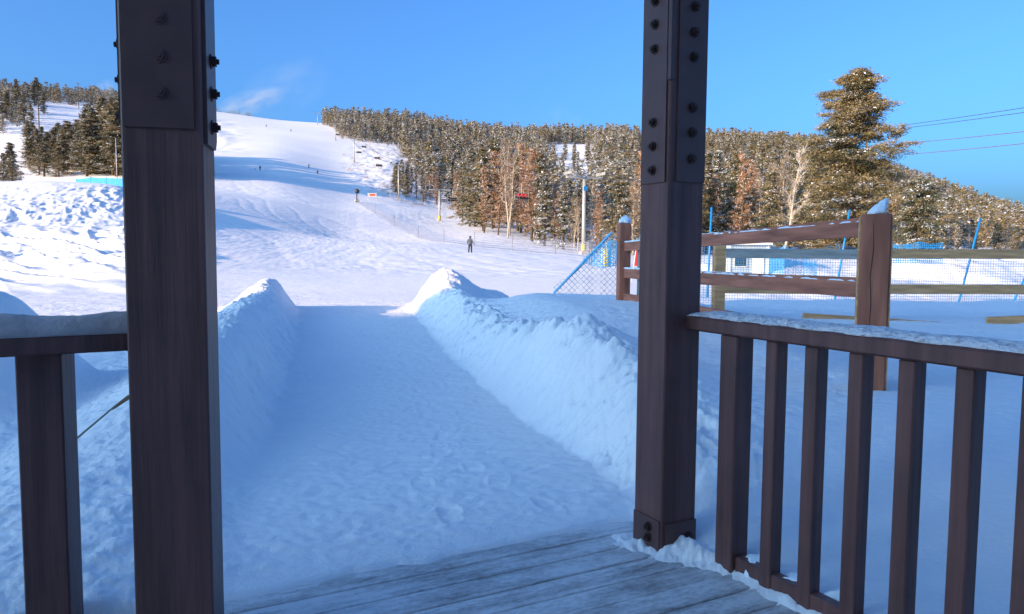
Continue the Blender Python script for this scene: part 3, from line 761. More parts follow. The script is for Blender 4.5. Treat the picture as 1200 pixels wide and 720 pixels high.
# ------------------------------------------------------------------ trees
def np_mesh(name, V, T, mi, mats):
    me = bpy.data.meshes.new(name); nv, nf = len(V), len(T)
    me.vertices.add(nv); me.vertices.foreach_set('co', np.asarray(V, np.float32).ravel())
    me.loops.add(nf*3); me.loops.foreach_set('vertex_index', np.asarray(T, np.int32).ravel())
    me.polygons.add(nf); me.polygons.foreach_set('loop_start', np.arange(nf, dtype=np.int32)*3)
    me.polygons.foreach_set('material_index', np.asarray(mi, np.int32))
    for q in mats: me.materials.append(q)
    me.update(calc_edges=True); return me
def tris_from(c, d, l, wv):
    """triangles: centre c, unit direction d, length l, width vector wv"""
    a = c-d*l[:, None]*.5-wv*.5; b = c-d*l[:, None]*.5+wv*.5; e = c+d*l[:, None]*.5
    V = np.stack([a, b, e], 1).reshape(-1, 3); return V
def unit(v): return v/np.maximum(np.linalg.norm(v, axis=-1, keepdims=True), 1e-9)

def conifer_crown(seed, H, Rm, nbr, per, size, snow, zfrac=.03, droop=.25, shape=.8, gap=.0, lean=0, mats=3, lob=.25, zj=0, clump=8, colw=(.45, .35, .2)):
    rg = np.random.default_rng(seed)
    t = np.sort(rg.uniform(0, 1, nbr)**.85)            # 0 = lowest, 1 = top
    z0 = H*(zfrac+(1-zfrac)*t)
    az = rg.uniform(0, 2*np.pi, nbr)
    L = Rm*((1-t)**shape*.96+.04)*rg.uniform(.55, 1.12, nbr)*(1+.18*np.sin(az*2+seed)+.15*np.sin(t*17+seed))
    L *= 1+lob*(pn(az*1.1+seed, t*3.2)*1.6+.6*pn(az*2.5+seed, t*8))
    if gap: L *= np.where(rg.uniform(0, 1, nbr) < gap, .45, 1)
    L *= 1-.18*sm(.08, .0, t)
    base_br = rg.uniform(.75, 1.3, nbr)
    # boughs carry sprays, sprays carry tufts: foliage sits in clumps with gaps between them
    n = nbr*per; nsp = n//clump; n = nsp*clump
    bi = rg.integers(0, nbr, nsp); bi[:min(nbr, nsp)] = np.arange(min(nbr, nsp))
    ss = rg.uniform(.15, 1, nsp)**.7; sa = az[bi]+rg.normal(0, .13, nsp)*(.4+ss)
    sr = L[bi]*ss
    sz = z0[bi]+sr*(.18*base_br[bi])-droop*sr*ss*base_br[bi]+rg.normal(0, .12*size+zj, nsp)
    spread = size*(.35+.16*math.sqrt(clump))
    idx = np.repeat(bi, clump); s = np.repeat(ss, clump); a = np.repeat(sa, clump); rad = np.repeat(sr, clump)
    c = np.stack([np.cos(a)*rad, np.sin(a)*rad, np.repeat(sz, clump)], 1)+rg.normal(0, 1, (n, 3))*[spread, spread, spread*.38]
    c[:, 0] += lean*(c[:, 2]/H)**2
    out = np.stack([np.cos(a), np.sin(a), -.15-.2*s], 1)
    d = unit(out+rg.normal(0, .55, (n, 3)))
    l = size*rg.uniform(.7, 1.7, n); wd = size*rg.uniform(.28, .6, n)
    wv = unit(np.cross(d, rg.normal(0, 1, (n, 3))))*wd[:, None]
    V = tris_from(c, d, l, wv)
    grp = rg.choice([0, 1, 2], nbr, p=list(colw))      # colour varies by branch
    mi = np.where(rg.uniform(0, 1, n) < .7, grp[idx], rg.choice([0, 1, 2], n))
    # snow pads lying on the branches
    ns = int(n*snow)
    if ns:
        # snow collects on whole branches
        bw_ = rg.uniform(0, 1, nsp)**3; pr = np.repeat(bw_, clump)*(.3+s); k_ = rg.choice(n, ns, p=pr/pr.sum())
        cs = c[k_]+np.array([0, 0, size*.30])+rg.normal(0, size*.15, (ns, 3))
        ds = unit(out[k_]+rg.normal(0, .4, (ns, 3))*[1, 1, .25])
        ws = unit(np.cross(ds, np.array([0, 0, 1.])+rg.normal(0, .16, (ns, 3))))*(size*rg.uniform(.5, 1.25, ns))[:, None]
        V = np.vstack([V, tris_from(cs, ds, size*rg.uniform(.8, 1.9, ns), ws)])
        mi = np.concatenate([mi, np.full(ns, 3)])
    T = np.arange(len(V)).reshape(-1, 3)
    return V, T, mi
CM = [M['needle_a'], M['needle_b'], M['needle_c'], M['tree_snow']]

def make_conifer(name, seed, H, Rm, nbr, per, size, snow, limbs=0, **k):
    root = bpy.data.objects.new(name, None); col.objects.link(root)
    V, T, mi = conifer_crown(seed, H, Rm, nbr, per, size, snow, **k)
    me = np_mesh('crown', V, T, mi, CM); cr = bpy.data.objects.new('crown', me); col.objects.link(cr); cr.parent = root
    mb = MB(); r = H*.012+.06
    ln = k.get('lean', 0)
    mb.tube([(0, 0, -1.0), (0, 0, H*.3), (ln*.36, 0, H*.6), (ln, 0, H*.98)], [r*1.2, r*.9, r*.55, .02], 7)
    mb.build('trunk', M['bark'], root, True)
    return root

def bare_tree(name, seed, H, spread, tm, bm_, ntw, nlimb=26, twl=.5, tww=.035, zlo=.28, up=.9):
    rg = np.random.default_rng(seed); root = bpy.data.objects.new(name, None); col.objects.link(root)
    mb = MB(); pts = []; x = y = 0
    for i in range(7):
        pts.append((x, y, H*i/6-(.8 if i == 0 else 0))); x += rg.normal(0, H*.010); y += rg.normal(0, H*.010)
    r0_ = H*.009+.04
    mb.tube(pts, [r0_*(1-i/6)**.8+.012 for i in range(7)], 6); mb.build('trunk', tm, root, True)
    P = np.array(pts); mb = MB(); ends = []
    for k in range(nlimb):
        t = zlo+(1-zlo)*(k+rg.uniform())/nlimb; zz = H*t
        bx, by = np.interp(zz, P[:, 2], P[:, 0]), np.interp(zz, P[:, 2], P[:, 1])
        a = rg.uniform(0, 2*np.pi); L = spread*(1-t*.72)*rg.uniform(.6, 1.15)
        q = [Vector((bx, by, zz))]; d = Vector((math.cos(a), math.sin(a), up*rg.uniform(.6, 1.4)))
        for j in range(3):
            q.append(q[-1]+d.normalized()*L/3); d = d+Vector((rg.normal(0, .25), rg.normal(0, .25), .15))
        rr_ = r0_*.38*(1-t*.7); mb.tube(q, [rr_, rr_*.7, rr_*.45, .008], 4, cap=False); ends += [(q[j], q[j+1]) for j in range(3)]
        for h in range(3):
            b0 = q[1]+(q[3]-q[1])*rg.uniform(0, 1); dd = Vector((rg.normal(), rg.normal(), up*.9)).normalized()
            b1 = b0+dd*L*.42; mb.tube([b0, b1], [rr_*.4, .006], 3, cap=False); ends.append((b0, b1))
    mb.build('limbs', tm, root)
    k_ = rg.choice(len(ends), ntw); s = rg.uniform(0, 1, ntw)[:, None]
    E0 = np.array([tuple(e[0]) for e in ends])[k_]; E1 = np.array([tuple(e[1]) for e in ends])[k_]
    c = E0+(E1-E0)*s; d = unit(unit(E1-E0)*.5+rg.normal(0, .6, (ntw, 3))+np.array([0, 0, .35])); l = twl*rg.uniform(.4, 1.3, ntw)
    wv = unit(np.cross(d, rg.normal(0, 1, (ntw, 3))))*tww
    V = tris_from(c+d*l[:, None]*.5, d, l, wv); mi = (rg.uniform(0, 1, ntw) < .12).astype(int)
    me = np_mesh('crown', V, np.arange(len(V)).reshape(-1, 3), mi, [bm_, M['tree_snow']]); o = bpy.data.objects.new('crown', me); col.objects.link(o); o.parent = root
    return root

# prototypes (12 m high, scaled when placed)
protos = {'spruce': [], 'snowy': [], 'larch': [], 'birch': []}
for i in range(5):
    protos['spruce'].append(make_conifer('spruce_tree', 100+i, 12, 2.8+.4*(i % 3), 130, 84, .22, .16, clump=16, zj=.05, gap=.2, lob=.5, shape=.50+.12*(i % 3), colw=(.38, .20, .42)))
for i in range(4):
    protos['snowy'].append(make_conifer('spruce_tree', 200+i, 12, 2.2+.2*(i % 3), 110, 50, .26, .50, clump=12, gap=.2, lob=.4, colw=(.3, .5, .2)))
for i in range(3):
    protos['larch'].append(bare_tree('larch_tree', 300+i, 12, 1.9, M['bark'], M['larch'], 5200, nlimb=60, twl=.42, tww=.045, zlo=.12, up=.15))
for i in range(3):
    protos['birch'].append(bare_tree('birch_tree', 400+i, 12, 3.2, M['birch'], M['birch_twig'], 2600, nlimb=26, twl=.6, tww=.03, zlo=.28, up=1.1))
first = {id(p): True for v in protos.values() for p in v}
def where(px, py_=None):
    Z = [(60, 'at the far left edge'), (110, 'left of the blue net roll'), (150, 'above the blue net roll'), (265, 'behind the left post'), (480, 'at the left end of the tree clump'), (505, 'in the middle of the tree clump'), (530, 'right of the tree clump'),
         (555, 'above the standing person'), (590, 'right of the standing person'), (625, 'left of the red riders'), (655, 'behind the red riders'), (676, 'just left of the nearest lift tower'), (700, 'behind the nearest lift tower'), (722, 'above the leaning net'),
         (745, 'beside the right post'), (825, 'behind the right post'), (850, 'above the fence corner post'), (880, 'above the pale shed'), (912, 'right of the pale shed'), (950, 'beside the leaning birch'), (1000, 'left of the tallest tree'), (1040, 'behind the thick fence post'),
         (1085, 'under the tallest tree'), (1125, 'left of the slanted net pole'), (1165, 'right of the slanted net pole'), (9999, 'at the right edge')]
    return next(t for p, t in Z if px < p)
_seen = set()
def place(kind, X, Y, H, label, group, rg, z=None):
    p = protos[kind][rg.integers(len(protos[kind]))]
    if first[id(p)]: o = p; first[id(p)] = False
    else: o = copy_tree(p)
    z = g1(X, Y, False) if z is None else z
    wd = rg.uniform(.9, 1.25)*(1.35 if 'beyond the hump' in label else 1); o.location = (X, Y, z-.1); s = H/12; o.scale = (s*wd, s*wd, s)
    o.rotation_euler.z = rg.uniform(0, 6.28)
    px = 600+FPX*X/Y; row = where(px)
    size = 'short ' if H < 9 else ('medium tall ' if H < 13 else ('tall ' if H < 17 else 'very tall '))
    lb = size+label+' '+row
    tag(o, lb, {'larch': 'bare tree', 'birch': 'bare tree'}.get(kind, 'evergreen'), group)
    return o
rg = np.random.default_rng(11)
def scatter(n, pxr, yfun, mind, rg, tries=60):
    """n well spaced spots; pxr = range of bearings, yfun(px) -> (near, far)"""
    out = []
    for _ in range(n*tries):
        if len(out) >= n: break
        px = rg.uniform(*pxr); lo, hi = yfun(px)
        Y = math.sqrt(rg.uniform(lo*lo, hi*hi)); X = (px-600)/FPX*Y
        if all((X-a)**2+(Y-b)**2 > mind**2 for a, b in out): out.append((X, Y))
    return out
PX = lambda X, Y: 600+FPX*X/Y
used = []
# 1 grove in front, middle of the picture
def y1(px):
    lo = np.interp(px, [528, 560, 620, 680, 740, 830], [205, 150, 125, 112, 106, 104]); return lo, lo+np.interp(px, [528, 640, 700], [70, 50, 30])
for X, Y in scatter(66, (530, 745), y1, 4.6, rg):
    px = PX(X, Y); k = rg.choice(['spruce', 'larch', 'birch', 'snowy'], p=[.26, .44, .20, .10]); lo = y1(px)[0]
    top = np.interp(px, [530, 560, 600, 625, 650, 690, 745], [205, 178, 158, 165, 215, 222, 190])+rg.uniform(-4, 26)
    z = g1(X, Y, False); Ht = np.clip(onY(px, top, Y).z-z, 6, 24)
    if k == 'larch': Ht *= .9
    place(k, X, Y, Ht, {'spruce': 'golden green evergreen of the central grove', 'snowy': 'snow laden evergreen of the central grove',
          'larch': 'bare rusty larch of the central grove', 'birch': 'bare pale birch of the central grove'}[k], 'trees of the grove at the foot of the central hillside', rg)
# 2 right forest behind the fence
def y2(px): lo = np.interp(px, [745, 940, 1060, 1210], [104, 104, 104, 112]); return lo, lo+75
for X, Y in scatter(120, (745, 1215), y2, 5.2, rg):
    px = PX(X, Y); k = rg.choice(['spruce', 'larch', 'birch', 'snowy'], p=[.48, .14, .24, .14])
    z = g1(X, Y, False); top = np.interp(px, [745, 850, 950, 1060, 1120, 1215], [190, 190, 198, 240, 268, 285])+rg.uniform(-16, 22)
    Ht = np.clip(onY(px, top, Y).z-z, 5, 19)
    if k == 'birch': Ht *= 1.05
    place(k, X, Y, Ht, {'spruce': 'golden evergreen of the forest edge', 'snowy': 'snow laden evergreen of the forest edge',
          'larch': 'bare rusty larch of the forest edge', 'birch': 'bare pale birch of the forest edge'}[k], 'trees of the forest edge behind the board fence', rg)
# 3 left grove behind the skied-out hump
def y3(px): return 195, 275
for X, Y in scatter(110, (38, 190), y3, 3.0, rg):
    px = PX(X, Y); z = g1(X, Y, False); top = np.interp(px, [35, 45, 95, 130, 180], [200, 178, 136, 112, 125])+rg.uniform(-4, 34)
    Ht = np.clip(onY(px, top, Y).z-z, 9, 21)
    place('spruce' if rg.uniform() < .8 else 'snowy', X, Y, Ht, 'evergreen of the grove beyond the hump', 'trees of the grove beside the left post', rg)
for X, Y in scatter(26, (-150, 60), lambda p: (330, 430), 7, rg):
    if Y > 0: place('spruce', X, Y, rg.uniform(10, 15), 'evergreen on the upper left hillside', 'trees on the upper left hillside', rg)
for X, Y in scatter(14, (-60, 22), lambda p: (118, 150), 4, rg):
    place('spruce', X, Y, rg.uniform(4, 8), 'brownish evergreen behind the hump', 'trees at the far left edge', rg)
# 4 small group beside the lift line
for X, Y in scatter(20, (458, 518), lambda p: (248, 285), 3.6, rg):
    place(rg.choice(['spruce', 'snowy', 'larch']), X, Y, rg.uniform(7, 11), 'tree beside the chairlift', 'trees of the clump beside the chairlift line', rg)
for X, Y in scatter(9, (655, 700), lambda p: (290, 420), 6, rg):
    place('snowy', X, Y, rg.uniform(9, 15), 'lone evergreen in the upper clearing', 'trees in the clearing on the upper hillside', rg)
for vv in protos.values():
    for p in vv:
        if first[id(p)]:
            for c_ in list(p.children): bpy.data.objects.remove(c_)
            bpy.data.objects.remove(p)

# the big fir on the right
big = make_conifer('fir_tree', 777, 22.6, 7.4, 330, 330, .22, .10, gap=.34, shape=.56, droop=.20, zfrac=.02, lean=.3, lob=.45, zj=.16, clump=62, colw=(.34, .12, .54))
bp_ = onY(995, 300, 93); bz = g1(bp_.x, 93, False)
big.location = (bp_.x, 93, bz-.3); s_ = (onY(1000, 84, 93).z-bz+.3)/22.6; big.scale = (s_*1.24, s_*1.24, s_)
tag(big, 'tallest tree, a big golden fir rising above the hill behind the thick fence post', 'evergreen')
t2 = make_conifer('fir_tree', 778, 12, 6.2, 200, 170, .22, .16, zj=.08, clump=40, gap=.25, shape=.5, droop=.32, zfrac=.02, colw=(.15, .7, .15))
q_ = onY(1075, 300, 84); z_ = g1(q_.x, 84, False); t2.location = (q_.x, 84, z_-.2)
s_ = (onY(1075, 208, 84).z-z_)/12; t2.scale = (s_, s_, s_)
tag(t2, 'dark snow laden fir close against the right side of the tallest tree', 'evergreen')
bt = bare_tree('birch_tree', 431, 11, 3.0, M['birch'], M['birch'], 900, nlimb=24, twl=.6, tww=.03, zlo=.25, up=1.2)
q_ = onY(918, 300, 84); bt.location = (q_.x, 84, g1(q_.x, 84, False)-.2); bt.scale = (1.15,)*3
tag(bt, 'leaning pale bare birch standing out left of the tallest tree', 'bare tree'); bt.rotation_euler = (0, R_(8), 0)

# far forest: uncountable
def forest_stuff():
    rg = np.random.default_rng(5); base = []
    for i in range(6):
        V, T, mi = conifer_crown(900+i, 1, .18+.025*(i % 3), 46, 8, .056, .62 if i < 3 else .18, clump=4, colw=(.34, .16, .50), lob=.4, gap=.15, shape=.72)
        base.append((V, mi))
    for i in range(3):                                  # bare, rounded, brownish crowns between the conifers
        V, T, mi = conifer_crown(950+i, .85, .26, 38, 9, .05, .14, clump=5, colw=(.15, .05, .80), gap=.1, shape=.42, droop=-.35, zfrac=.15, lob=.5)
        base.append((V, mi))
    Vs = []; Ms = []
    def region(n, pxr, yr, hr, cond=None, psnow=.5):
        px = rg.uniform(*pxr, n); Y = np.sqrt(rg.uniform(yr[0]**2, yr[1]**2, n)); X = (px-600)/FPX*Y
        ok = np.ones(n, bool)
        if cond is not None: ok = cond(px, Y)
        X, Y = X[ok], Y[ok]; Z = gz(X, Y, False)
        for x, y, z in zip(X, Y, Z):
            V, mi = base[rg.integers(3)+(0 if rg.uniform() < psnow else (3 if rg.uniform() < .55 else 6))]; h = hr[0]*.8+(hr[1]-hr[0])*rg.beta(1.6, 2.4)*1.6; a = rg.uniform(0, 6.28); ca, sa = math.cos(a), math.sin(a)
            W = V*np.array([h*rg.uniform(.8, 1.3)]*2+[h]); Q = np.empty_like(W)
            Q[:, 0] = W[:, 0]*ca-W[:, 1]*sa+x; Q[:, 1] = W[:, 0]*sa+W[:, 1]*ca+y; Q[:, 2] = W[:, 2]+z-.3
            Vs.append(Q); Ms.append(mi)
    # central hill above the piste
    def c1(px, Y):
        lo = np.interp(px, [380, 392, 400, 467, 480, 497, 515, 540, 580, 640], [600, 560, 465, 452, 330, 300, 285, 230, 210, 175])
        wv = 9*np.sin(Y*.06)+6*np.sin(Y*.17+1)
        clear = (px > 640+(Y-430)*-.03+wv) & (px < 700+wv*.8-np.abs(Y-400)*.06) & (Y > 285) & (Y < 530)
        return (Y > lo) & ~clear
    region(4100, (380, 745), (175, 660), (6, 13.5), c1, .75)
    region(2900, (735, 960), (165, 520), (6, 10.5), None, .40)
    region(3000, (940, 1330), (140, 520), (6, 10), None, .42)
    region(1500, (-130, 150), (300, 560), (7, 12), lambda px, Y: ((px < 28+(Y-300)*.12) | (Y > 455-(px-60)*.25)) & (np.sin(px*.09+Y*.03) > -.7))
    region(90, (225, 300), (650, 720), (1.5, 5))
    V = np.vstack(Vs); mi = np.concatenate(Ms)
    me = np_mesh('far_forest', V, np.arange(len(V)).reshape(-1, 3), mi, CM)
    o = bpy.data.objects.new('far_forest', me); col.objects.link(o)
    tag(o, 'snow dusted evergreen forest covering the hillsides beyond the ski run', 'forest', kind='stuff')
forest_stuff()
def brush_stuff():
    rg = np.random.default_rng(8); n = 420
    px = rg.uniform(402, 545, n); Y = rg.uniform(215, 455, n); X = (px-600)/FPX*Y
    lo = np.interp(px, [400, 440, 470, 545], [330, 270, 222, 190]); ok = (Y > lo) & (pn(X*.05, Y*.05) > -.1); X, Y = X[ok], Y[ok]; Z = gz(X, Y)
    c = np.repeat(np.stack([X, Y, Z], 1), 16, 0); m_ = len(c); c = c+rg.normal(0, 1, (m_, 3))*[.7, .7, .2]+[0, 0, .25]
    d = unit(rg.normal(0, 1, (m_, 3))*[.6, .6, 1]); V = tris_from(c, d, rg.uniform(.5, 1.3, m_), unit(np.cross(d, rg.normal(0, 1, (m_, 3))))*.10)
    o = bpy.data.objects.new('brush', np_mesh('brush', V, np.arange(len(V)).reshape(-1, 3), np.zeros(m_, int), [M['birch_twig']])); col.objects.link(o)
    tag(o, 'low bare brush poking through the snow hummocks under the lift', 'brush', kind='stuff')
brush_stuff()

# ------------------------------------------------------------------ chairlift
TW = [(685, 100, 207), (515, 183, 222), (467, 238, 193), (415, 356, 162), (393, 450, 145), (372, 601, 132)]
ld_ = Vector((-.335, 1)).normalized(); lx = Vector((ld_.y, -ld_.x))   # line direction, across it
labels = ['nearest and tallest grey chairlift tower left of the right post', 'grey chairlift tower with a yellow base pad at the edge of the grove', 'chairlift tower beside the small clump of trees',
          'chairlift tower on the open snow above the snow cannon', 'small chairlift tower at the corner of the upper forest', 'topmost chairlift tower on the skyline of the ski hill']
attach = []
# lower end of the line, out of sight behind the right-hand forest edge
for i, (px, Y, py) in enumerate(TW):
    p = onY(px, py, Y); X = p.x; zb = g1(X, Y, False); Ht = p.z-zb
    t = empty('lift_tower', (X, Y, zb), math.atan2(lx.y, lx.x), label=labels[i], cat='lift tower', group='chairlift towers up the hill')
    k = .30 if i == 0 else .26
    MB().tube([(0, 0, -.5), (0, 0, Ht)], [k, k*.8], 12).build('mast', M['steel'], t, True)
    MB().bar((-2.6, 0, Ht-.15), (2.6, 0, Ht-.15), .28, .32, bev=.02).build('crossarm', M['steel'], t)
    for s in (-1, 1):
        mb = MB(); mb.bar((s*2.4, -1.4, Ht+.28), (s*2.4, 1.4, Ht+.28), .10, .16)
        for q in range(6): mb.tube([(s*2.4-.08, -1.2+q*.48, Ht+.44), (s*2.4+.08, -1.2+q*.48, Ht+.44)], .19, 10)
        mb.build('sheave_train', M['darksteel'] if i else M['steel'], t)
        mb = MB(); mb.bar((s*1.0, 0, Ht), (s*1.9, 0, Ht+1.15), .09, .09); mb.bar((s*1.9, 0, Ht+1.1), (s*3.0, 0, Ht+1.15), .08, .08)
        if i < 3: mb.build('lifting_frame', M['steel'], t)
        a = Vector((X, Y))+lx*s*2.4; attach.append((s, Vector((a.x, a.y, zb+Ht+.62))))
    MB().box((0, 0, .25), (1.0, 1.0, .6), bev=.05).build('footing', M['grey_wood'], t)
    if i in (0, 1): MB().tube([(0, 0, .2), (0, 0, 1.5)], .36, 12).build('safety_pad', M['yellow'], t, True)
    if i == 0: MB().box((0, -.33, Ht-1.6), (.5, .12, .6), bev=.01).build('number_board', M['blue'], t)
# lower line beyond tower one
low = []
for s in (-1, 1):
    a = Vector(attach[0 if s == -1 else 1][1])
    q = a+Vector((-ld_.x*80, -ld_.y*80, 0))
    q = Vector((a.x+.335*20, a.y-20, a.z-3.2)); low.append((s, q))
lines = {}
for s in (-1, 1):
    P = [q for k, q in low if k == s]+[q for k, q in attach if k == s]
    pts = []
    for a, b in zip(P[:-1], P[1:]):
        L = (b-a).length
        for j in range(10):
            t_ = j/10; p = a+(b-a)*t_; p.z -= 4*t_*(1-t_)*L*.018; pts.append(p)
    pts.append(P[-1]); lines[s] = pts
    o = MB().tube(pts, [.03+.0001*p.y for p in pts], 5).build('haul_cable', M['cable'])
    tag(o, 'thin chairlift cable running up the hill on the %s side of the towers' % ('left' if s < 0 else 'right'), 'cable', 'chairlift cables')
lq = (low[0][1]+low[1][1])/2; zq = g1(lq.x, lq.y)
bs = empty('lift_station', (lq.x, lq.y, zq), math.atan2(lx.y, lx.x), label='bottom wheel of the chairlift on its steel stand behind the right post', cat='lift station')
hq = lq.z-zq; MB().tube([(0, 0, -.5), (0, 0, hq-.2)], .4, 10).build('mast', M['steel'], bs, True)
mb = MB(); mb.tube([(0, 0, hq-.1), (0, 0, hq+.1)], 2.45, 28); mb.build('bull_wheel', M['darksteel'], bs)
def make_chair():
    t = empty('lift_chair')
    mb = MB(); mb.tube([(0, 0, 0), (0, .15, -1.0), (0, .1, -2.2)], .045, 6); mb.bar((-1.1, .1, -1.5), (1.1, .1, -1.5), .06, .06); mb.build('hanger', M['steel'], t)
    MB().box((0, -.25, -2.45), (2.1, .5, .08), bev=.02).build('seat', M['black_cloth'], t)
    mb = MB(); mb.bar((-1.05, .06, -2.05), (1.05, .06, -2.05), .07, .62, bev=.02); mb.build('backrest', M['black_cloth'], t)
    mb = MB()
    for s in (-1, 1): mb.tube([(s*1.1, .1, -1.5), (s*1.12, .1, -2.5), (s*1.1, -.5, -2.5)], .035, 6)
    mb.build('side_frame', M['steel'], t)
    mb = MB(); mb.tube([(-1.0, .0, -1.9), (-1.0, -.55, -2.1), (1.0, -.55, -2.1), (1.0, 0, -1.9)], .025, 6); mb.tube([(-.6, -.6, -2.1), (-.6, -.75, -2.95), (.6, -.75, -2.95), (.6, -.6, -2.1)], .02, 6); mb.build('safety_bar', M['steel'], t)
    return t

# ------------------------------------------------------------------ people
def person(joints, edges, rad, mats, zsplit, name='person'):
    me = bpy.data.meshes.new(name); me.from_pydata(joints, edges, []); o = bpy.data.objects.new(name, me); col.objects.link(o)
    md = o.modifiers.new('s', 'SKIN'); o.modifiers.new('u', 'SUBSURF').levels = 2
    for i, v in enumerate(me.skin_vertices[0].data): v.radius = (rad[i], rad[i]); v.use_root = (i == 0)
    dg = bpy.context.evaluated_depsgraph_get(); ev = o.evaluated_get(dg); m2 = bpy.data.meshes.new_from_object(ev)
    bpy.data.objects.remove(o); m2.name = name
    m2.materials.clear()
    for q in mats: m2.materials.append(q)
    for p in m2.polygons:
        p.material_index = zsplit(p.center); p.use_smooth = True
    o = bpy.data.objects.new(name, m2); col.objects.link(o); return o
def stander(px, py, Y, hgt, label, mats, face=0, skis=True, crouch=0):
    p = onY(px, py, Y); z = g1(p.x, Y)
    J = [(0, 0, .95), (0, 0, 1.18), (0, .02, 1.40), (0, .02, 1.52), (0, .0, 1.66), (0, .0, 1.76),
         (-.11, 0, .90), (-.13, -.04, .50), (-.15, .02, .09), (-.15, -.14, .05),
         (.11, 0, .90), (.14, -.02, .50), (.17, .04, .09), (.17, -.12, .05),
         (-.20, .02, 1.40), (-.30, .03, 1.15), (-.34, -.14, .98), (.20, .02, 1.40), (.31, .04, 1.15), (.36, -.12, .98)]
    Ed = [(0, 1), (1, 2), (2, 3), (3, 4), (4, 5), (0, 6), (6, 7), (7, 8), (8, 9), (0, 10), (10, 11), (11, 12), (12, 13), (2, 14), (14, 15), (15, 16), (2, 17), (17, 18), (18, 19)]
    Rd = [.16, .165, .17, .07, .11, .08, .11, .085, .075, .055, .11, .085, .075, .055, .085, .065, .05, .085, .065, .05]
    if crouch: J = [(x, y-(.25*crouch if q > 1.2 else 0), q*(1-.2*crouch)) for x, y, q in J]
    k = hgt/1.82
    o = person(J, Ed, Rd, mats, lambda c_: 2 if (1.54 < c_.z < 1.66 and c_.y < -.04) else (1 if c_.z < .93 and abs(c_.x) < .29 else 0))
    o.location = (p.x, Y, z+.02); o.scale = (k, k, k); o.rotation_euler.z = face
    tag(o, label, 'person')
    mb = MB()
    for a in range(12): pass
    hm = MB().tube([(0, 0, 1.62), (0, .0, 1.70), (0, .01, 1.78), (0, .01, 1.82)], [.118, .125, .10, .03], 12).build('helmet', M['darksteel'], o, True)
    if skis:
        for s in (-1, 1): MB().bar((s*.16, -.85, .02), (s*.16, .75, .02), .09, .025).build('ski', M['darksteel'], o)
        for s in (-1, 1): MB().tube([(s*.36, -.15, 1.0), (s*.46, .15, .02)], .012, 5).build('ski_pole', M['steel'], o)
    return o
st_m = [M['grey_cloth'], M['black_cloth'], M['skin']]
stander(551, 295, 76, 1.75, 'person in grey jacket and black trousers standing on the lower slope', st_m, R_(160), skis=False)
stander(305, 207, 262, 1.75, 'skier standing in the blue tree shadow on the ski run', [M['black_cloth'], M['black_cloth'], M['skin']], R_(20))
stander(362, 199, 300, 1.75, 'upright skier in the middle of the sunlit run, left one of two close together', st_m, R_(-30))
stander(372, 206, 285, 1.75, 'crouching skier in the sunlit run, right one of two close together', [M['black_cloth'], M['black_cloth'], M['skin']], R_(60), crouch=1)
stander(341, 157, 480, 1.8, 'distant skier high up on the ski run', [M['black_cloth'], M['black_cloth'], M['skin']], R_(-10))
stander(312, 152, 500, 1.8, 'distant skier high on the left edge of the ski run', [M['black_cloth'], M['black_cloth'], M['skin']], R_(-10))
o = stander(299, 208.5, 262, .9, 'person sitting in the snow beside the skier in the tree shadow', [M['black_cloth'], M['black_cloth'], M['skin']], R_(90), skis=False)

def rider(loc, mats, label, rz, leg=None):
    J = [(0, .0, .12), (0, .02, .35), (0, .03, .55), (0, .0, .66), (0, -.02, .78), (0, -.02, .88),
         (-.1, -.05, .10), (-.12, -.45, .12), (-.13, -.5, -.33), (-.13, -.62, -.38), (.1, -.05, .10), (.12, -.45, .12), (.13, -.5, -.33), (.13, -.62, -.38),
         (-.2, .03, .54), (-.27, -.1, .32), (-.2, -.35, .3), (.2, .03, .54), (.27, -.1, .32), (.2, -.35, .3)]
    Ed = [(0, 1), (1, 2), (2, 3), (3, 4), (4, 5), (0, 6), (6, 7), (7, 8), (8, 9), (0, 10), (10, 11), (11, 12), (12, 13), (2, 14), (14, 15), (15, 16), (2, 17), (17, 18), (18, 19)]
    Rd = [.15, .16, .17, .07, .11, .08, .1, .085, .07, .05, .1, .085, .07, .05, .08, .06, .045, .08, .06, .045]
    o = person(J, Ed, Rd, mats, lambda c_: 2 if (.68 < c_.z < .78 and c_.y < -.06) else (1 if c_.z < .16 else 0))
    o.location = loc; o.rotation_euler.z = rz; tag(o, label, 'person')
    MB().tube([(0, -.01, .74), (0, -.01, .82), (0, 0, .90), (0, 0, .94)], [.118, .125, .10, .03], 12).build('helmet', M['black_cloth'], o, True)
    for s in (-1, 1): MB().bar((s*.13, -1.3, -.42), (s*.13, .1, -.40), .09, .025).build('ski', M['darksteel'], o)
    return o
def at_line(s, Y):
    P = lines[s]
    for a, b in zip(P[:-1], P[1:]):
        if a.y <= Y <= b.y: return a+(b-a)*((Y-a.y)/(b.y-a.y))
    return P[-1]
ch0 = make_chair(); ang_l = math.atan2(lx.y, lx.x)
spots = [(-1, 117, 'chair with red clothed riders, hanging in front of the grove'), (1, 155, 'empty dark chair hanging low in front of the left part of the grove'), (-1, 160, 'empty dark chair beside the tower with the yellow pad'),
         (1, 205, 'dark chair between the yellow padded tower and the tree clump'), (-1, 262, 'dark chair just above the tree clump tower'), (1, 300, 'dark chair over the snow hummocks, lower right one'),
         (-1, 318, 'dark chair over the snow hummocks, middle one'), (1, 340, 'dark chair right beside the tower above the snow cannon'), (-1, 410, 'tiny dark chair below the forest corner tower')]
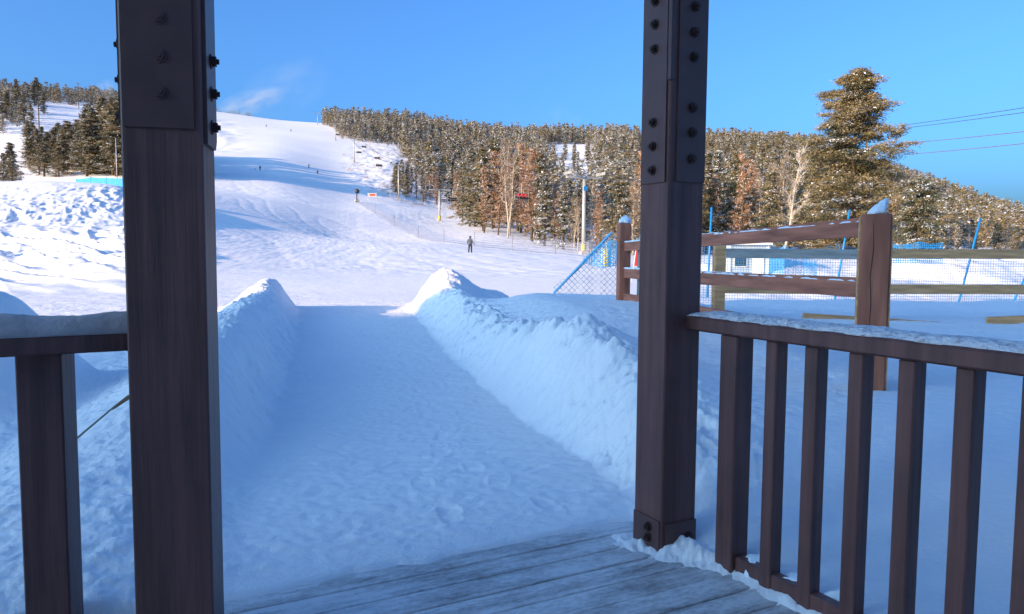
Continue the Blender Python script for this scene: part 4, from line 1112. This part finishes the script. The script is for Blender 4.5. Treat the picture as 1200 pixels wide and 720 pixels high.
for k, (s, Y, lb) in enumerate(spots):
    c_ = ch0 if k == 0 else copy_tree(ch0); c_.location = at_line(s, Y); c_.rotation_euler.z = ang_l+(0 if s < 0 else math.pi)
    tag(c_, 'chairlift '+lb, 'lift chair', 'chairs hanging on the chairlift')
    if k in (0, 3):
        cl = c_.location; n = 3 if k == 0 else 2
        for q in range(n):
            off = Vector(((q-(n-1)/2)*.62, -.22, -2.42)); off.rotate(Matrix.Rotation(c_.rotation_euler.z, 3, 'Z'))
            where = {0: 'in front of the grove', 3: 'above the yellow padded tower', 9: 'near the right post'}[k]
            nm = ['left', 'middle', 'right'][q] if n == 3 else ['left', 'right'][q]
            rider(cl+off, [M['red'] if k != 3 else M['black_cloth'], M['black_cloth'], M['skin']], '%s rider in %s jacket on the lift chair %s' % (nm, 'red' if k != 3 else 'black', where), c_.rotation_euler.z)

# ------------------------------------------------------------------ slope furniture
def small_pole(px, pyb, pyt, Y, rad, mt, name, label, cat, group=None):
    b = onY(px, pyb, Y); z = g1(b.x, Y); t = onY(px, pyt, Y)
    o = MB().tube([(0, 0, -.5), (0, 0, t.z-z)], rad, 8).build(name, mt, None, True, (b.x, Y, z)); tag(o, label, cat, group); return o, t.z-z
# fan snow cannon
b = onY(418, 228, 205); z = g1(b.x, 205)
sg = empty('snow_cannon', (b.x, 205, z), R_(25), label='fan snow cannon on a thick stand at the right edge of the run', cat='snow cannon')
MB().tube([(0, 0, 0), (0, 0, 2.5)], .14, 8).build('stand', M['darksteel'], sg)
MB().tube([(0, -.7, 2.9), (0, -.2, 3.0), (0, .7, 3.15)], [.62, .66, .5], 14).build('fan_barrel', M['darksteel'], sg, True)
MB().box((0, 0, .4), (1.2, 1.2, .6), bev=.05).build('base_box', M['steel'], sg)
# banner with red letters
b = onY(436, 228, 215); z = g1(b.x, 215)
sg = empty('slope_sign', (b.x, 215, z), 0, label='grey sign with a red panel on the run edge beside the snow cannon', cat='sign')
MB().box((0, 0, 1.7), (2.6, .06, 1.1)).build('board', M['steel'], sg)
MB().box((.1, -.05, 1.75), (1.5, .05, .5)).build('red_panel', M['red'], sg)
for s in (-1, 1): MB().tube([(s*1.2, .08, -.5), (s*1.2, .08, 2.4)], .05, 6).build('leg', M['steel'], sg)

def net(name, pts, ht, mt, label, polegap=0, polemat=None, postr=.03, zoff=0, kind=None, tilt=0, sagn=8, group=None):
    """net along ground points pts [(x,y)], height ht (number or list)"""
    root = empty(name, (pts[0][0], pts[0][1], 0), label=label, cat='safety net', group=group)
    ox, oy = pts[0]; V = []; F = []; UV = []; dist = 0; K = []
    for i in range(len(pts)-1):
        n = sagn
        for j in range(n+(1 if i == len(pts)-2 else 0)):
            t = j/n; x = pts[i][0]+(pts[i+1][0]-pts[i][0])*t; y = pts[i][1]+(pts[i+1][1]-pts[i][1])*t
            h = ht if not hasattr(ht, '__len__') else ht[i]+(ht[i+1]-ht[i])*t
            K.append((x, y, h-(.10*h*math.sin(math.pi*t)), j == 0 or j == n))
    for i, (x, y, h, e_) in enumerate(K):
        if i: dist += math.hypot(x-K[i-1][0], y-K[i-1][1])
        z = g1(x, y)+zoff
        V += [(x-ox, y-oy, z), (x-ox, y-oy, z+h)]; UV += [(dist, 0), (dist, h)]
    for i in range(len(K)-1): F.append((2*i, 2*i+2, 2*i+3, 2*i+1))
    me = bpy.data.meshes.new('netting'); me.from_pydata(V, [], F); me.materials.append(mt)
    uvl = me.uv_layers.new(name='UVMap')
    for lp in me.loops: uvl.data[lp.index].uv = UV[lp.vertex_index]
    o = bpy.data.objects.new('netting', me); col.objects.link(o); o.parent = root
    if polemat:
        for x, y, h, e_ in K:
            if e_:
                z = g1(x, y); MB().tube([(x-ox, y-oy, z-.3), (x-ox+tilt*h, y-oy, z+h*1.12)], postr, 6).build('pole', polemat, root)
    return root
def gp(px, Y): return ((px-600)/FPX*Y, Y)
# long grey net beside the run
net('safety_net', [gp(420, 205), gp(440, 180), gp(462, 155), gp(490, 132), gp(520, 116), gp(556, 104), gp(600, 96), gp(650, 88), gp(690, 82)], 1.8, M['greynet'], 'long thin grey net along the right side of the run below the lift', polemat=M['darksteel'], postr=.04)
net('safety_net', [gp(445, 262), gp(455, 240), gp(470, 222)], 1.6, M['greynet'], 'short grey net at the foot of the snow hummocks', polemat=M['darksteel'], postr=.04)
# blue tarp ridge at the left behind the hump
pts = [gp(93, 113), gp(110, 112), gp(128, 111), gp(147, 110)]
net('safety_net', pts, [.5, .85, .9, 1.3], M['bluetarp'], 'bright blue net roll lying on the crest of the skied-out hump', polemat=M['blue'], postr=.03)
# diamond net hung on a leaning blue pole, left of the right post
YN = 19.5
a = onY(649, 337, YN); bt_ = onY(716, 277, YN); cpt = onY(722, 340, YN)
root = empty('leaning_net', (a.x, YN, 0), label='diamond mesh net hanging from a leaning blue pole beside the far fence post', cat='safety net')
MB().tube([(0, 0, a.z-.15), (bt_.x-a.x, 0, bt_.z+.08)], .032, 8).build('pole', M['blue'], root)
V = []; UV = []; F = []; n = 16
for i in range(n+1):
    t = i/n; x = (bt_.x-a.x)*t; zt_ = a.z+(bt_.z-a.z)*t; zbm = a.z-.25
    V += [(x, .02+.03*math.sin(i*1.3), zbm), (x, .02, zt_)]; UV += [(x, zbm), (x, zt_)]
x = cpt.x-a.x; V += [(x, .05, a.z-.25), (x, .05, bt_.z-.35)]; UV += [(x, a.z-.25), (x, bt_.z-.35)]
for i in range(n+1): F.append((2*i, 2*i+2, 2*i+3, 2*i+1))
me = bpy.data.meshes.new('netting'); me.from_pydata(V, [], F); me.materials.append(M['diamond']); ul = me.uv_layers.new(name='UVMap')
for lp in me.loops: ul.data[lp.index].uv = UV[lp.vertex_index]
o = bpy.data.objects.new('netting', me); col.objects.link(o); o.parent = root
V = []; F = []; UV = []
for i in range(5):
    t = i/4; x = bt_.x-a.x-.75+1.05*t; h = .75-.35*abs(t-.55)
    V += [(x, -.03+.05*math.sin(i*2), bt_.z-.25-h*.8), (x, -.03, bt_.z-.05-abs(t-.72)*.75)]; UV += [(x, 0), (x, h)]
for i in range(4): F.append((2*i, 2*i+2, 2*i+3, 2*i+1))
me = bpy.data.meshes.new('net_bundle'); me.from_pydata(V, [], F); me.materials.append(M['bluenet_dense']); ul = me.uv_layers.new(name='UVMap')
for lp in me.loops: ul.data[lp.index].uv = UV[lp.vertex_index]
o = bpy.data.objects.new('net_bundle', me); col.objects.link(o); o.parent = root

# blue safety net behind the fences (right)
def bluepole(pxt, pyt, pxb, pyb, Y, label, par=None):
    t = onY(pxt, pyt, Y); b = onY(pxb, pyb, Y)
    o = MB().tube([tuple(b-Vector((0, 0, .1))-t*0), tuple(t)], .035, 8).build('net_pole', M['blue'], None, True)
    ob = MB().tube([tuple(t-Vector((0, 0, .06))), tuple(t+Vector((.0, 0, .05)))], .05, 8)
    o.data.name = 'net_pole'
    # put the origin at its foot
    o.data.transform(Matrix.Translation(-b)); o.location = b
    tag(o, label, 'pole'); return o
YB = 24
net('safety_net', [gp(812, YB), gp(838, YB), gp(900, YB), gp(982, YB), gp(1060, YB+.5), gp(1135, YB+1), gp(1196, YB+1), gp(1290, YB+1)], [2.35, 2.2, 1.95, 2.0, 2.0, 1.9, 1.5, 1.5], M['bluenet'], 'fine blue safety net stretched behind the board fences')
net('safety_net', [gp(1043, YB-.6), gp(1075, YB-.7), gp(1103, YB-.6)], [.62, .7, .68], M['bluenet_dense'], 'gathered dense blue netting right of the thick fence post', zoff=1.35)
bluepole(834, 243, 829, 345, YB-.1, 'upright blue net pole just right of the right post')
bluepole(996, 246, 978, 350, YB-.1, 'slanted blue net pole just left of the thick fence post')
bluepole(1149, 256, 1123, 354, YB+.8, 'slanted blue net pole at the far right beyond the pale fence')
bluepole(1203, 322, 1187, 352, YB+.8, 'short blue net pole at the right edge of the view')
# the lump of blue cloth netting in front of the shed
net('safety_net', [gp(900, 34), gp(918, 33.5), gp(940, 34), gp(957, 34)], [1.55, 1.45, 1.3, 1.2], M['bluenet_dense'], 'dense bright blue netting panel right of the pale shed')
# shed
YS = 46; b = onY(877, 318, YS); zb = g1(b.x, YS)
sh = empty('ski_shed', (b.x, YS, zb), R_(4), label='small flat pale grey blue shed seen between the fence boards', cat='shed')
MB().box((0, 1.1, 1.0), (2.5, 2.2, 2.3)).build('wall', M['shedwall'], sh)
MB().box((0, 1.05, 2.22), (2.8, 2.6, .14)).build('roof', M['shedtrim'], sh)
w_ = MB().box((-.55, -.03, 1.1), (.9, .06, .7)).build('window', M['shedtrim'], sh); MB().box((-.55, -.07, 1.1), (.72, .04, .52)).build('pane', M['glass'], w_)
for s in (-1, 1): MB().box((s*1.2, -.02, 1.0), (.12, .08, 2.2)).build('corner_board', M['shedtrim'], sh)
MB().box((.6, -.03, .95), (.7, .06, 1.7)).build('door', M['signwhite'], sh)
# yellow pad and red banner left of the right post
b = onY(710, 309, 62); z = g1(b.x, 62)
pd = empty('padded_post', (b.x, 62, z), label='short yellow padded post beside the nearest lift tower', cat='pad')
MB().tube([(0, 0, 0), (0, 0, 1.5)], .38, 12).build('pad', M['yellow'], pd, True); MB().tube([(0, 0, 1.5), (0, 0, 2.0)], .08, 8).build('top_pipe', M['steel'], pd)
b = onY(743, 306, 40); z = g1(b.x, 40)
fl = empty('race_flag', (b.x, 40, z), label='red slope flag seen between the far fence post and the right post', cat='flag')
MB().tube([(-.12, 0, -.2), (.12, 0, 1.9)], .02, 6).build('pole', M['steel'], fl)
MB().poly([(-.02, 0, .8), (.34, .02, .85), (.42, .02, 1.7), (.09, 0, 1.75), (-.02, .02, .8), (.34, .04, .85), (.42, .04, 1.7), (.09, .02, 1.75)], [(0, 1, 2, 3), (7, 6, 5, 4), (0, 4, 5, 1), (1, 5, 6, 2), (2, 6, 7, 3), (3, 7, 4, 0)]) if False else None
mb = MB(); mb.poly([(-.02, 0, .8), (.34, .02, .85), (.42, .02, 1.7), (.09, 0, 1.75), (-.02, .02, .8), (.34, .04, .85), (.42, .04, 1.7), (.09, .02, 1.75)], [(0, 1, 2, 3), (7, 6, 5, 4), (0, 4, 5, 1), (1, 5, 6, 2), (2, 6, 7, 3), (3, 7, 4, 0)]); mb.build('flag_cloth', M['red'], fl)
# utility poles and masts on the left
o, h_ = small_pole(46, 152, 118, 330, .22, M['bark'], 'utility_pole', 'brown utility pole among the trees of the upper left hillside', 'pole')
for px, y0, y1_, Y, lb in ((92, 116, 97, 430, 'thin mast on the left skyline, left one of two'), (106, 117, 100, 430, 'thin mast on the left skyline, right one of two')):
    b = onY(px, y0, Y); z = g1(b.x, Y); t = onY(px, y1_, Y)
    rt = empty('skyline_mast', (b.x, Y, z), label=lb, cat='mast'); MB().tube([(0, 0, 0), (0, 0, t.z-z)], .16, 6).build('mast', M['bark'], rt); MB().bar((-1.3, 0, t.z-z-.6), (1.3, 0, t.z-z-.6), .18, .2).build('crossarm', M['bark'], rt)
small_pole(137, 205, 162, 118, .07, M['steel'], 'light_pole', 'slim pale pole in front of the grove beside the left post', 'pole')

# power lines on the right, from a pole behind the tallest tree
pb = onY(1010, 300, 110); zb = g1(pb.x, 110, False)
up = empty('power_pole', (pb.x, 110, zb), label='wooden power pole standing hidden behind the tallest tree', cat='pole')
hp = onY(1010, 152, 110).z-zb; MB().tube([(0, 0, -.5), (0, 0, hp)], .16, 8).build('mast', M['bark'], up); MB().bar((-1.2, 0, hp-.4), (1.2, 0, hp-.4), .14, .14).build('crossarm', M['bark'], up)
for k, (ya, yb, mt, lb) in enumerate(((152, 121.5, 'cable', 'uppermost of the four wires at the right edge'), (155, 127, 'cable', 'second wire from the top at the right edge'), (171.5, 149.5, 'cable_red', 'reddish third wire from the top at the right edge'), (184.5, 163.5, 'cable_red', 'reddish lowest of the four wires at the right edge'))):
    a = onY(1015, ya, 108); c_ = onY(1200, yb, 62); e_ = c_+(c_-a)*.9; pts = []
    for j in range(15):
        t = j/14; p = a+(e_-a)*t; p.z -= 1.0*4*t*(1-t)*.35-0*1; pts.append(p)
    o = MB().tube(pts, .028, 5).build('power_line', M[mt]); tag(o, lb, 'wire', 'power lines at the right edge')

# ------------------------------------------------------------------ blown snow plumes on the hill tops
def plume(px, py, Y, size, rot, dens, label, seed):
    me = bpy.data.meshes.new('snow_plume'); import bmesh
    bmm = bmesh.new(); bmesh.ops.create_icosphere(bmm, subdivisions=3, radius=1); bmm.to_mesh(me); bmm.free()
    Mt = bpy.data.materials.new('plume'); Mt.use_nodes = True; t = Mt.node_tree; N = t.nodes; L = t.links
    N.remove(N['Principled BSDF']); pv = N.new('ShaderNodeVolumePrincipled'); pv.inputs['Color'].default_value = (.95, .95, .97, 1)
    tc = N.new('ShaderNodeTexCoord'); ln = N.new('ShaderNodeVectorMath'); ln.operation = 'LENGTH'; L.new(tc.outputs['Object'], ln.inputs[0])
    mr = N.new('ShaderNodeMapRange'); mr.inputs[1].default_value = 1; mr.inputs[2].default_value = .15; L.new(ln.outputs['Value'], mr.inputs[0])
    nz = N.new('ShaderNodeTexNoise'); nz.inputs['Scale'].default_value = 1.7; nz.inputs['Detail'].default_value = 4
    mp = N.new('ShaderNodeMapping'); mp.inputs['Location'].default_value = (seed, seed*2, 0); L.new(tc.outputs['Object'], mp.inputs[0]); L.new(mp.outputs[0], nz.inputs['Vector'])
    m2 = N.new('ShaderNodeMapRange'); m2.inputs[1].default_value = .42; m2.inputs[2].default_value = .72; L.new(nz.outputs['Fac'], m2.inputs[0])
    mu = N.new('ShaderNodeMath'); mu.operation = 'MULTIPLY'; L.new(mr.outputs[0], mu.inputs[0]); L.new(m2.outputs[0], mu.inputs[1])
    m3 = N.new('ShaderNodeMath'); m3.operation = 'MULTIPLY'; L.new(mu.outputs[0], m3.inputs[0]); m3.inputs[1].default_value = dens
    L.new(m3.outputs[0], pv.inputs['Density']); L.new(pv.outputs[0], N['Material Output'].inputs['Volume'])
    me.materials.append(Mt); o = bpy.data.objects.new('snow_plume', me); col.objects.link(o)
    o.location = onY(px, py, Y); o.scale = size; o.rotation_euler = (0, rot, 0); tag(o, label, 'snow plume', kind='stuff')
plume(292, 121, 650, (34, 16, 12), R_(-20), .075, 'white plume of blown snow on the summit of the ski run', 3)
plume(335, 104, 660, (48, 20, 26), R_(-25), .013, 'faint wisp of blown snow drifting above the summit', 8)
plume(125, 106, 420, (6, 6, 7), R_(15), .10, 'small white snow plume above the left skyline beside the post', 5)
plume(660, 150, 640, (22, 14, 22), R_(10), .012, 'faint wisp of blown snow above the clearing', 9)
